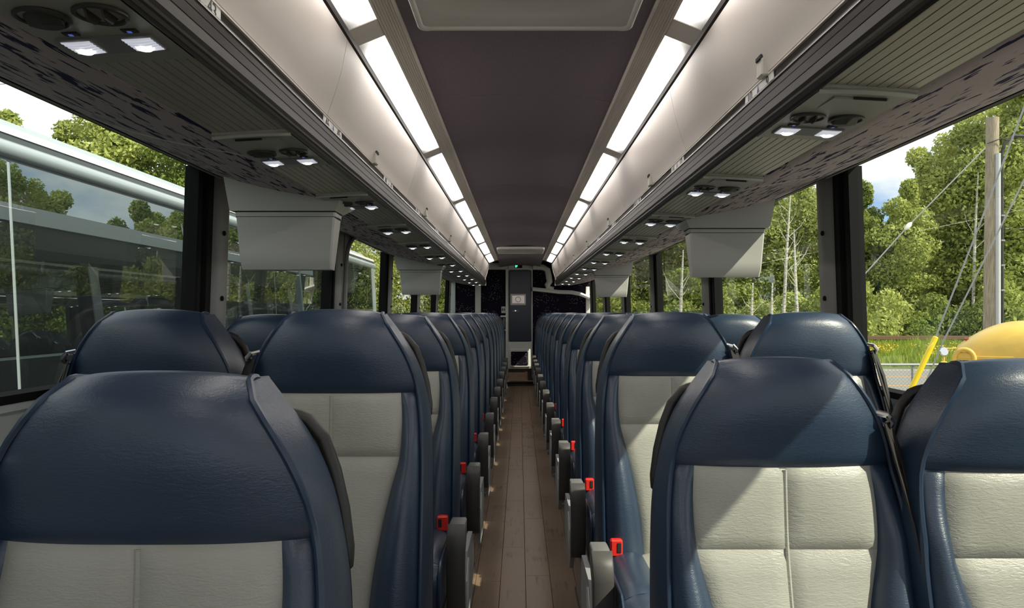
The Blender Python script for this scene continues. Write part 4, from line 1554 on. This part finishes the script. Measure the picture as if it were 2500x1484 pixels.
# chain-link fence between the lot and the road
fe = thing('chain_link_fence', 'low grey chain-link fence between the lot and the road', 'fence', (0, 20.6, GZ0))
FH = 1.26
link('top_rail', MB().tube([(5, 0, FH), (22, 0, FH)], 0.034, 8).fix('top_rail', GALV), fe)
for x in (5.0, 8.0, 11.0, 14.0, 17.0, 20.0):
    link('fence_post', MB().tube([(x, 0.04, 0), (x, 0.04, FH + 0.03)], 0.03, 8).fix('fence_post', GALV), fe)
b = MB()
r_ = 0.005
pitch = 0.105
x = 5 - FH
while x < 22:
    for sg in (1, -1):
        a0, a1 = (x, x + FH) if sg > 0 else (x + FH, x)
        b.add([(a0 - r_, 0, 0), (a0 + r_, 0, 0), (a1 + r_, 0, FH), (a1 - r_, 0, FH), (a0, r_, 0), (a1, r_, FH)], [(0, 1, 2, 3), (1, 4, 5, 2), (4, 0, 3, 5)])
    x += pitch
wm = link('wire_mesh', b.mesh('wire_mesh', GALV, smooth=False), fe)
wm['kind'] = 'stuff'
# low rail beyond the meadow
gd = thing('guard_rail', 'long low rusty rail in front of the trees', 'guard rail', (0, 62, GZ0))
link('beam', MB().bbox(5, 75, 0, 0.1, 0.45, 0.78, 0.03).mesh('beam', RUST, smooth=False), gd)
gpm = MB().bbox(-0.08, 0.08, 0.1, 0.25, 0, 0.75, 0.01).mesh('rail_post', RUST, smooth=False)
for x in range(6, 75, 4):
    link('rail_post', gpm, gd, (x, 0, 0))

# ------------------------------------------------------------------ utility pole and guy wires
PD = 17.4
bx_, _, _ = px(2420, 764, PD)
ptop = px(2424, 288, PD)
po = thing('utility_pole', 'weathered wooden utility pole with grey conduit behind the yellow bus', 'utility pole', (bx_, PD, GZ0))
ht = ptop[2] - GZ0
link('pole_shaft', MB().tube([(-0.03, 0, 0), (0.0, 0, ht * 0.5), (0.03, 0, ht)], [0.175, 0.155, 0.135], 14).fix('pole_shaft', POLEWOOD, angle=60), po)
zc = px(0, 378, PD)[2] - GZ0
link('conduit', MB().tube([(0.045, -0.18, 0), (0.055, -0.165, zc)], 0.055, 10).fix('conduit', CONDUIT), po)
link('cable', MB().tube([(0.21, -0.08, 0), (0.20, -0.08, zc * 0.6), (0.19, -0.08, zc), (0.26, -0.08, zc + 0.25), (0.45, -0.1, zc + 0.42), (0.8, -0.15, zc + 0.40), (1.4, -0.2, zc + 0.30)], 0.04, 8).fix('cable', CABLE), po)
link('service_wire', MB().tube([(-0.16, -0.1, zc + 0.24), (0.1, -0.2, zc + 0.34), (0.5, -0.2, zc + 0.25), (1.6, -0.2, zc + 0.22)], 0.012, 5).fix('service_wire', CABLE), po)
for f in (0.55, 0.65, 0.75, 0.85):
    link('clamp', MB().bbox(0.16, 0.25, -0.13, -0.03, ht * f * 0.8, ht * f * 0.8 + 0.04, 0.005).mesh('clamp', GALV, smooth=False), po)


def wire(name, pts, r, m, lab, cat, d=16.6, group=None, mid=None):
    P_ = [px(x, y, dd) for x, y, dd in pts]
    w = thing(name, lab, cat, (P_[0][0], P_[0][1], P_[0][2]))
    rel = [(p[0] - P_[0][0], p[1] - P_[0][1], p[2] - P_[0][2]) for p in P_]
    link('strand', MB().tube(rel, r, 6).fix('strand', m), w)
    return w, P_


w, P_ = wire('guy_wire', [(1995, 795, 17.0), (2078, 706, 17.1), (2217, 552, 17.2), (2405, 362, 17.3)], 0.016, GALV, 'long grey guy wire slanting up to the utility pole, with an insulator', 'wire')
c = [(P_[2][k] - P_[0][k]) for k in range(3)]
dv = Vector((P_[3][0] - P_[1][0], P_[3][1] - P_[1][1], P_[3][2] - P_[1][2])).normalized()
link('insulator', MB().tube([tuple(Vector(c) - dv * 0.12), tuple(Vector(c) - dv * 0.05), tuple(Vector(c) + dv * 0.05), tuple(Vector(c) + dv * 0.12)], [0.02, 0.055, 0.055, 0.02], 8).fix('insulator', WHITEP), w)
wire('guy_wire', [(2258, 880, 16.0), (2283, 826, 16.0), (2397, 534, 15.6), (2500, 262, 15.2), (2560, 100, 15.0)], 0.017, GALV, 'grey guy wire rising from the yellow guard past the pole', 'wire')
wire('guy_wire', [(2262, 930, 16.5), (2302, 835, 16.5), (2400, 640, 16.2), (2500, 440, 16.0), (2600, 230, 15.8)], 0.017, GALV, 'grey guy wire to the right of the yellow guard', 'wire')
ga = px(2284, 824, 15.9)
gb = px(2196, 1010, 15.9)
gy = thing('guy_guard', 'bright yellow plastic guard tube on a guy wire beside the fence', 'guard tube', gb)
rel = (ga[0] - gb[0], 0, ga[2] - gb[2])
dn = Vector(rel).normalized()
link('tube', MB().tube([tuple(-dn * 0.5), (0, 0, 0), rel], 0.058, 10).fix('tube', GUARDY, angle=60), gy)
link('end_cap', MB().tube([tuple(Vector(rel) - dn * 0.01), tuple(Vector(rel) + dn * 0.02)], [0.061, 0.05], 10).fix('end_cap', GUARDY), gy)
# overhead line on the far left
a0, a1 = px(-60, 212, 30), px(90, 196, 30)
ow = thing('overhead_wire', 'thin dark overhead wire against the pale sky at upper left', 'wire', a0)
link('strand', MB().tube([(0, 0, 0), (a1[0] - a0[0] + 6, 0, a1[2] - a0[2] + 0.6)], 0.012, 5).fix('strand', CABLE), ow)

# ------------------------------------------------------------------ yellow school bus
SD = 13.0
fx = px(2335, 764, SD)[0]              # front edge of its side
sb = thing('school_bus', 'yellow school bus with rounded roof standing outside the right windows', 'bus', (fx, SD, GZ0), math.radians(-32))
ztop = px(0, 783, SD)[2] - GZ0
LB = 7.2
rows = []
nseg = 16
for i in range(0, 15):
    t = i / 14
    if i < 10:
        x = 1.0 * (i / 9) ** 1.35
    else:
        x = 1.0 + (LB - 1.0) * (i - 9) / 5
    k = min(1.0, x / 1.0)
    top = ztop - 0.47 * (1 - k) ** 1.9
    side_in = 0.10 * (1 - k) ** 2
    row = []
    row.append((x, side_in, 0.9))
    zs_ = top - 0.62
    row.append((x, side_in, zs_ - 0.45))
    row.append((x, side_in, zs_ - 0.12))
    for a in range(nseg + 1):
        th = math.pi * a / nseg
        yy_ = 1.15 - (1.15 - side_in) * math.copysign(abs(math.cos(th)) ** 0.5, math.cos(th))
        zz_ = zs_ + 0.62 * math.sin(th) ** 0.6
        row.append((x, yy_, zz_))
    row.append((x, 2.3 - side_in, 0.9))
    rows.append(row)
b = MB().grid(rows)
n_ = len(rows[0])
b.f.append(tuple(range(n_)))
b.f.append(tuple(range(len(b.v) - n_, len(b.v))))
link('body', b.fix('body', BUSY, angle=50), sb)
b = MB().bbox(0.02, LB, -0.015, 0.0, ztop - 0.66, ztop - 0.61, 0.006)
link('drip_rail', b.mesh('drip_rail', BUSY, smooth=False), sb)
sp_ = ztop - 0.35
# front quarter frame with door glass
fr_ = [(-0.03, 0.6), (-0.03, sp_ - 0.32)] + [(0.12 - 0.15 * math.cos(a), sp_ - 0.32 + 0.17 * math.sin(a)) for a in np.linspace(0.15, math.pi - 0.15, 14)] + [(0.27, sp_ - 0.32), (0.27, 0.6)]
link('front_frame', MB().tube([(x, -0.01, z) for x, z in fr_], 0.04, 10).fix('front_frame', BUSY, angle=70), sb)
link('front_fill', MB().bbox(-0.03, 0.27, -0.01, 0.03, sp_ - 0.36, sp_ - 0.2, 0.02).mesh('front_fill', BUSY, smooth=False), sb)
link('quarter_glass', MB().bbox(-0.03, 0.20, -0.03, -0.005, 0.8, sp_ - 0.34, 0.01).mesh('quarter_glass', COACHGLASS, smooth=False), sb)
link('glass_bar', MB().bbox(0.07, 0.10, -0.045, -0.02, 0.8, sp_ - 0.34, 0.005).mesh('glass_bar', MIDGREY, smooth=False), sb)
for k in range(5):
    link('side_window', MB().bbox(0.5 + k * 1.2, 1.5 + k * 1.2, -0.012, 0.01, 1.25, ztop - 0.80, 0.02).mesh('side_window', COACHGLASS, smooth=False), sb)
mz = px(0, 858, SD)[2] - GZ0
mx_ = px(2309, 0, SD)[0] - fx
link('mirror_arm', MB().tube([(0.0, -0.05, mz + 0.06), (mx_, -0.12, mz + 0.05), (mx_, -0.12, mz - 0.45)], 0.018, 6).fix('mirror_arm', BUSY), sb)
ml = link('round_mirror', MB().lathe((0, 0, 0), [(0.001, -0.06), (0.05, -0.05), (0.075, -0.02), (0.08, 0.01), (0.07, 0.02)], 18).fix('round_mirror', CHROME), sb, (mx_, -0.14, mz))
ml.rotation_euler = (math.radians(80), 0, math.radians(35))
rz = px(0, 905, SD)[2] - GZ0
mf = link('mirror_frame', MB().bbox(mx_ - 0.065, mx_ + 0.065, -0.2, -0.12, rz - 0.16, rz + 0.17, 0.03).mesh('mirror_frame', BUSY, smooth=False), sb)
link('mirror_glass', MB().bbox(mx_ - 0.04, mx_ + 0.045, -0.215, -0.19, rz - 0.10, rz + 0.15, 0.01).mesh('mirror_glass', CABLE, smooth=False), mf)
cl_ = px(2354, 812, SD)
link('clearance_lamp', MB().bbox(0.10, 0.19, 0.62, 0.70, ztop - 0.365, ztop - 0.315, 0.012).mesh('clearance_lamp', CLAM, smooth=False), sb)
# start of painted script on its side
sx = px(2475, 0, SD)[0] - fx
szz = px(0, 842, SD)[2] - GZ0
sc_ = []
for (u, v) in ((2477, 846), (2476, 853), (2481, 857), (2489, 853), (2496, 842), (2503, 832), (2512, 826)):
    q = px(u, v, SD)
    sc_.append((q[0] - fx, -0.001, q[2] - GZ0))
link('script_lettering', MB().tube(sc_, [0.018, 0.012, 0.008, 0.010, 0.012, 0.010, 0.006], 6).fix('script_lettering', CABLE), sb)
for wx in (0.9, 5.6):
    wl = link('wheel', MB().lathe((0, 0, 0), [(0.2, -0.02), (0.42, -0.05), (0.48, 0.0), (0.48, 0.2), (0.2, 0.25)], 20).fix('wheel', CABLE), sb, (wx, 0.05, 0.48))
    wl.rotation_euler = (math.radians(-90), 0, 0)

# ------------------------------------------------------------------ neighbouring coach
NX = -2.40


def nx(z):                              # its near side leans away toward the roof
    return NX - 0.05 - (z) * 0.05


nc = thing('parked_coach', 'silver coach with dark mirrored windows parked along the left side', 'coach', (0, -6, E))
NE = 12.55 + 6
SILVER = mat('coach_silver', (0.42, 0.48, 0.50), 0.22, 0.3)
SILVERD = mat('coach_silver_dark', (0.06, 0.07, 0.075), 0.35)
prof = [(nx(-0.42) , -0.42), (nx(-0.9), -0.95), (nx(-0.9), -2.35), (-4.95, -2.35), (-5.0, 0.75), (-4.8, 1.0), (-3.7, 1.08), (nx(0.85) - 0.18, 1.0), (nx(0.85) - 0.05, 0.80), (nx(0.7) - 0.02, 0.72)]
link('body', MB().extrude_y(prof, 0, NE - 0.02).fix('body', SILVER, smooth=False), nc)
# roof cornice: bright rounded moulding, dark groove, white top edge
cx0 = nx(0.78)
pf = [(cx0 - 0.02, 0.745)]
for a in range(9):
    t = math.pi * a / 8
    pf.append((cx0 + 0.045 * math.sin(t), 0.792 - 0.046 * math.cos(t)))
pf += [(cx0 - 0.05, 0.84)]
link('cornice', MB().extrude_y(pf, 0, NE).fix('cornice', SILVER, angle=60), nc)
link('dark_groove', MB().extrude_y([(cx0 - 0.06, 0.835), (cx0 + 0.012, 0.835), (cx0 + 0.008, 0.868), (cx0 - 0.06, 0.868)], 0, NE).fix('dark_groove', SILVERD, smooth=False), nc)
link('roof_edge', MB().extrude_y([(cx0 - 0.08, 0.868), (cx0 + 0.015, 0.868), (cx0 + 0.005, 0.905), (cx0 - 0.06, 0.925)], 0, NE).fix('roof_edge', WHITEP, smooth=False), nc)
link('sash', MB().extrude_y([(nx(0.74) - 0.01, 0.735), (nx(0.74) + 0.012, 0.735), (nx(0.74) + 0.012, 0.75), (nx(0.74) - 0.01, 0.75)], 0, NE).fix('sash', SILVERD, smooth=False), nc)
# window panes
cuts = [0.0, 2.2, 5.6, 9.57, 11.6, 13.4, 15.2, 17.0, NE - 0.25]
for a, c in zip(cuts[:-1], cuts[1:]):
    link('side_pane', MB().hull([(nx(z) + dx, y, z) for dx in (0.0, 0.012) for y in (a + 0.012, c - 0.012) for z in (-0.42, 0.737)]).mesh('side_pane', COACHGLASS, smooth=False), nc)
for c in cuts[1:-1]:
    link('pane_joint', MB().hull([(nx(z) + dx, y, z) for dx in (0.0, 0.009) for y in (c - 0.012, c + 0.012) for z in (-0.42, 0.737)]).mesh('pane_joint', SILVER if abs(c - 9.57) < 0.1 else SILVERD, smooth=False), nc)
link('rear_pillar', MB().hull([(nx(z) + dx, y, z) for dx in (-0.05, 0.02) for y in (NE - 0.25, NE) for z in (-0.42, 0.76)]).mesh('rear_pillar', SILVER, smooth=False), nc)

# ------------------------------------------------------------------ trees
def leaf_mat(name, c0, c1, trans=0.35):
    m = bpy.data.materials.new(name)
    m.use_nodes = True
    nt = m.node_tree
    nt.nodes.clear()
    out = N(nt, 'ShaderNodeOutputMaterial')
    tc = N(nt, 'ShaderNodeTexCoord')
    nz = N(nt, 'ShaderNodeTexNoise')
    nz.inputs['Scale'].default_value = 1.1
    nz.inputs['Detail'].default_value = 5
    nz.inputs['Roughness'].default_value = 0.7
    nt.links.new(tc.outputs['Object'], nz.inputs['Vector'])
    oi = N(nt, 'ShaderNodeObjectInfo')
    ad = N(nt, 'ShaderNodeMath', operation='MULTIPLY_ADD')
    ad.inputs[1].default_value = 0.28
    nt.links.new(oi.outputs['Random'], ad.inputs[0])
    nt.links.new(nz.outputs['Fac'], ad.inputs[2])
    cr = N(nt, 'ShaderNodeValToRGB')
    cr.color_ramp.elements[0].position = 0.42
    cr.color_ramp.elements[0].color = (*c0, 1)
    cr.color_ramp.elements[1].position = 0.82
    cr.color_ramp.elements[1].color = (*c1, 1)
    nt.links.new(ad.outputs[0], cr.inputs['Fac'])
    df = N(nt, 'ShaderNodeBsdfDiffuse')
    tl = N(nt, 'ShaderNodeBsdfTranslucent')
    nt.links.new(cr.outputs['Color'], df.inputs['Color'])
    nt.links.new(cr.outputs['Color'], tl.inputs['Color'])
    mx = N(nt, 'ShaderNodeMixShader')
    mx.inputs['Fac'].default_value = trans
    nt.links.new(df.outputs['BSDF'], mx.inputs[1])
    nt.links.new(tl.outputs['BSDF'], mx.inputs[2])
    nt.links.new(mx.outputs['Shader'], out.inputs['Surface'])
    return m


LEAF = leaf_mat('tree_leaves', (0.15, 0.215, 0.045), (0.56, 0.59, 0.19))
WEED = leaf_mat('weed_leaves', (0.13, 0.20, 0.03), (0.36, 0.42, 0.08))
FLOWER = mat('goldenrod', (0.75, 0.50, 0.03), 0.8)
BARK = noise_mat('tree_bark', [(0.3, (0.10, 0.085, 0.065)), (0.7, (0.26, 0.23, 0.18))], 5, stretch=(4, 4, 0.5))
BIRCH = noise_mat('birch_bark', [(0.35, (0.12, 0.11, 0.10)), (0.5, (0.62, 0.58, 0.52)), (0.75, (0.72, 0.68, 0.62))], 6, stretch=(0.6, 0.6, 3))


def leaf_cloud(name, lobes, per, size, seed, m):
    """leaf quads spread over the outer part of ellipsoid lobes [(x,y,z,rx,ry,rz)]"""
    rg = np.random.default_rng(seed)
    V, Fc = [], []
    for (lx, ly, lz, rx, ry, rz_) in lobes:
        d_ = rg.normal(size=(per, 3))
        d_ /= np.linalg.norm(d_, axis=1)[:, None]
        rad = 0.50 + 0.55 * rg.random(per) ** 0.7
        c_ = np.array([lx, ly, lz]) + d_ * rad[:, None] * np.array([rx, ry, rz_])
        nrm = d_ + 0.9 * rg.normal(size=(per, 3))
        nrm /= np.linalg.norm(nrm, axis=1)[:, None]
        a_ = np.cross(nrm, rg.normal(size=(per, 3)))
        a_ /= np.linalg.norm(a_, axis=1)[:, None]
        b_ = np.cross(nrm, a_)
        s_ = size * (0.6 + 0.8 * rg.random(per))[:, None]
        q = np.stack([c_ - a_ * s_, c_ - b_ * s_ * 0.55, c_ + a_ * s_, c_ + b_ * s_ * 0.55], 1)
        V.append(q.reshape(-1, 3))
    V = np.concatenate(V)
    n = len(V) // 4
    me = bpy.data.meshes.new(name)
    me.vertices.add(len(V))
    me.vertices.foreach_set('co', V.ravel().astype(np.float32))
    me.loops.add(n * 4)
    me.loops.foreach_set('vertex_index', np.arange(n * 4, dtype=np.int32))
    me.polygons.add(n)
    me.polygons.foreach_set('loop_start', np.arange(0, n * 4, 4, dtype=np.int32))
    me.update()
    me.validate()
    me.materials.append(m)
    return me


def tree_proto(seed, H, wd, base, n=15, per=800, size=0.19):
    rg = random.Random(seed)
    lobes = []
    for i in range(n):
        t = (i + 0.5) / n
        z = H * (base + (0.97 - base) * t)
        w = wd * (0.55 + 0.6 * math.sin(math.pi * min(1, 0.25 + 0.75 * t)) ** 1.0) * (1 if t < 0.8 else 0.8)
        a = rg.random() * 6.28
        rr = w * 0.85 * rg.random()
        lobes.append((rr * math.cos(a), rr * math.sin(a), z, w * (0.42 + 0.38 * rg.random()), w * (0.42 + 0.38 * rg.random()), H * (0.05 + 0.045 * rg.random())))
    crown = leaf_cloud('crown', lobes, per, size, seed, LEAF)
    b = MB()
    b.tube([(0, 0, 0), (0.1, 0.05, H * 0.3), (0.0, 0.1, H * 0.6), (0.1, 0, H * 0.9)], [0.22, 0.18, 0.12, 0.04], 8)
    trunk = b.fix('trunk', BARK)
    bm_ = []
    for i in range(6):
        l = lobes[rg.randrange(n)]
        bm_.append(MB().tube([(0.05, 0.05, l[2] - H * 0.12), (l[0] * 0.5, l[1] * 0.5, l[2] - H * 0.04), (l[0], l[1], l[2])], [0.09, 0.06, 0.02], 5).fix('branch', BARK))
    return crown, trunk, bm_, H


PROTO = [tree_proto(11, 21, 4.2, 0.10), tree_proto(12, 18, 3.8, 0.12), tree_proto(13, 23, 4.6, 0.16, n=16), tree_proto(14, 14, 3.4, 0.08)]


def tree(k, x, y, h, lab, group):
    cr_, tr_, br_, H = PROTO[k]
    t = thing('leafy_tree', lab, 'tree', (x, y, GZ0), rnd.random() * 6.28, group)
    sc = h / H
    t.scale = (sc * (0.9 + 0.3 * rnd.random()), sc * (0.9 + 0.3 * rnd.random()), sc)
    link('crown', cr_, t)
    link('trunk', tr_, t)
    for q in br_:
        link('branch', q, t)
    return t


# right-hand forest: front row left to right in the photo, then a fill row behind
front = [(1500, 74, 16, 0), (1570, 78, 17, 1), (1640, 76, 19, 2), (1705, 74, 17, 1), (1775, 80, 20, 0), (1840, 76, 18, 1), (1905, 82, 19, 2), (1965, 76, 17, 0), (2030, 78, 18, 1), (2095, 75, 15.5, 3), (2150, 78, 13.5, 3), (2205, 72, 15.5, 1), (2262, 76, 20, 0), (2325, 78, 21, 2), (2380, 74, 22, 0), (2440, 76, 25, 2), (2500, 72, 26, 0), (2570, 76, 25, 2), (2650, 74, 24, 1)]
TREEPOS = ['leftmost of them all', 'second from the left', 'third from the left', 'fourth from the left', 'fifth from the left', 'left of the bare birches', 'behind the tall bare birch', 'just right of the bare birches', 'behind the near window post', 'lower tree just right of the near post', 'lowest tree below the gap of sky', 'right edge of the sky gap', 'large one midway between sky gap and pole', 'tall one just left of the pole', 'tall one directly behind the pole top', 'just right of the utility pole', 'at the right edge of the view', 'just beyond the right edge of the view', 'farthest right, outside the view']
for i, (u, d_, h, k) in enumerate(front):
    tree(k, (u - 1268) * d_ / F, d_, h, 'leafy front tree of the right forest, %s' % TREEPOS[i], 'front forest trees on the right')
for i in range(16):
    u = 1500 + i * 75
    d_ = 92 + 6 * rnd.random()
    h = (17 if u < 2060 or u > 2230 else 11) + 3 * rnd.random() + (5 if u > 2300 else 0)
    tree(rnd.randrange(3), (u - 1268) * d_ / F, d_, h, 'green leafy tree in the dense back line of the forest', 'back forest trees on the right')
# left-hand trees rising above the parked coach
for i, (u, d_, h, k) in enumerate([(10, 46, 15.0, 1), (165, 52, 16.2, 0), (235, 50, 16.6, 2), (300, 52, 17.2, 1), (365, 54, 17.4, 0), (440, 52, 17.4, 2), (530, 56, 15.5, 0), (640, 58, 15.0, 1), (760, 56, 14.0, 0), (870, 54, 13.5, 2), (940, 58, 14, 1), (1010, 60, 14, 0), (1090, 60, 14, 2)]):
    tree(k, (u - 1268) * d_ / F, d_, h, 'leafy tree beyond the parked coach, %s' % ('at the far left edge' if i == 0 else '%s from the left edge' % ORD[i + 1]), 'trees beyond the parked coach')
# undergrowth at the forest edge
bush = [leaf_cloud('foliage', [(0, 0, 1.2, 1.8, 1.6, 1.5), (1.6, 0.3, 1.0, 1.5, 1.4, 1.3), (-1.5, -0.2, 0.9, 1.4, 1.3, 1.2), (0.3, -0.4, 2.4, 1.2, 1.2, 1.2)], 800, 0.15, 30 + i, LEAF) for i in range(2)]
bstem = MB().tube([(0, 0, 0), (0.05, 0, 1.5)], [0.08, 0.03], 5).fix('stem', BARK)
for i in range(24):
    u = 1480 + i * 48
    d_ = 66 + 4 * rnd.random()
    t = thing('shrub', 'light green shrub at the foot of the forest on the right', 'shrub', ((u - 1268) * d_ / F, d_, GZ0), rnd.random() * 6, 'shrubs at the forest edge')
    sc = 0.7 + 0.8 * rnd.random()
    t.scale = (sc, sc, sc * (0.8 + 0.5 * rnd.random()))
    link('foliage', bush[i % 2], t)
    link('stem', bstem, t)
# pale bare birches standing in front
for i, (u0, v0, u1, v1, d_) in enumerate([(1912, 770, 1930, 470, 64), (1948, 770, 1938, 560, 63), (1883, 775, 1886, 690, 62), (1660, 775, 1668, 610, 62), (2098, 780, 2100, 640, 70), (1834, 780, 1838, 690, 62), (2375, 560, 2388, 420, 70)]):
    p0, p1 = px(u0, v0, d_), px(u1, v1, d_)
    bt = thing('bare_birch', ['leaning pale birch trunk with bare twigs behind the near right pillar', 'slender pale birch crossing the leaning one', 'short thin birch stem left of the bare birch', 'pale birch trunk seen in the far right window', 'thin pale stem at the left edge of the near right window', 'thin upright birch stem in the second right window', 'pale dead stem beside the utility pole'][i], 'tree', (p0[0], d_, GZ0))
    h0 = p1[2] - GZ0
    dx = p1[0] - p0[0]
    link('trunk', MB().tube([(-dx * 0.1, 0, 0), (dx * 0.45, 0.1, h0 * 0.55), (dx, 0, h0)], [0.16, 0.13, 0.05], 7).fix('trunk', BIRCH), bt)
    rg = random.Random(i)
    for k in range(9 if i < 2 else 4):
        t = 0.45 + 0.5 * k / 9
        sgn = rg.choice((-1, 1)) * (0.4 + rg.random())
        t = min(0.97, t + 0.06 * rg.random())
        L = ((1 - t) * h0 * 0.40 + 0.4) * (0.5 + 0.8 * rg.random())
        link('twig', MB().tube([(dx * t, 0, h0 * t), (dx * t + sgn * L * 0.4, 0.1, h0 * t + L * 0.5), (dx * t + sgn * L * 0.6, 0, h0 * t + L * 1.0)], [0.035, 0.02, 0.008], 4).fix('twig', BIRCH), bt)
# tall grass and goldenrod of the meadow
rg = np.random.default_rng(5)
nG = 26000
gx = rg.uniform(10, 62, nG)
gy_ = 36 + 29 * rg.random(nG) ** 0.8
hh = rg.uniform(0.25, 0.75, nG) * (1 + 0.4 * np.sin(gx * 0.9) * np.sin(gy_ * 0.5))
ww = rg.uniform(0.03, 0.08, nG)
ln = rg.normal(0, 0.12, (nG, 2))
ang = rg.uniform(0, 3.14, nG)
V = np.zeros((nG, 3, 3))
V[:, 0] = np.stack([gx - ww * np.cos(ang), gy_ - ww * np.sin(ang), np.full(nG, GZ0)], 1)
V[:, 1] = np.stack([gx + ww * np.cos(ang), gy_ + ww * np.sin(ang), np.full(nG, GZ0)], 1)
V[:, 2] = np.stack([gx + ln[:, 0], gy_ + ln[:, 1], GZ0 + hh], 1)
me = bpy.data.meshes.new('tall_grass')
me.from_pydata(V.reshape(-1, 3).tolist(), [], np.arange(nG * 3).reshape(-1, 3).tolist())
me.materials.append(WEED)
tag(link('tall_grass', me), 'tall green meadow grass between the road and the forest', 'grass', kind='stuff')
fl = leaf_cloud('flowers', [(x, y, GZ0 + 0.75, 0.9, 0.6, 0.18) for x, y in [(rg.uniform(16, 36), rg.uniform(37, 46)) for _ in range(40)]], 40, 0.05, 77, FLOWER)
tag(link('goldenrod_flowers', fl), 'yellow goldenrod flowers in the meadow behind the road', 'flowers', kind='stuff')
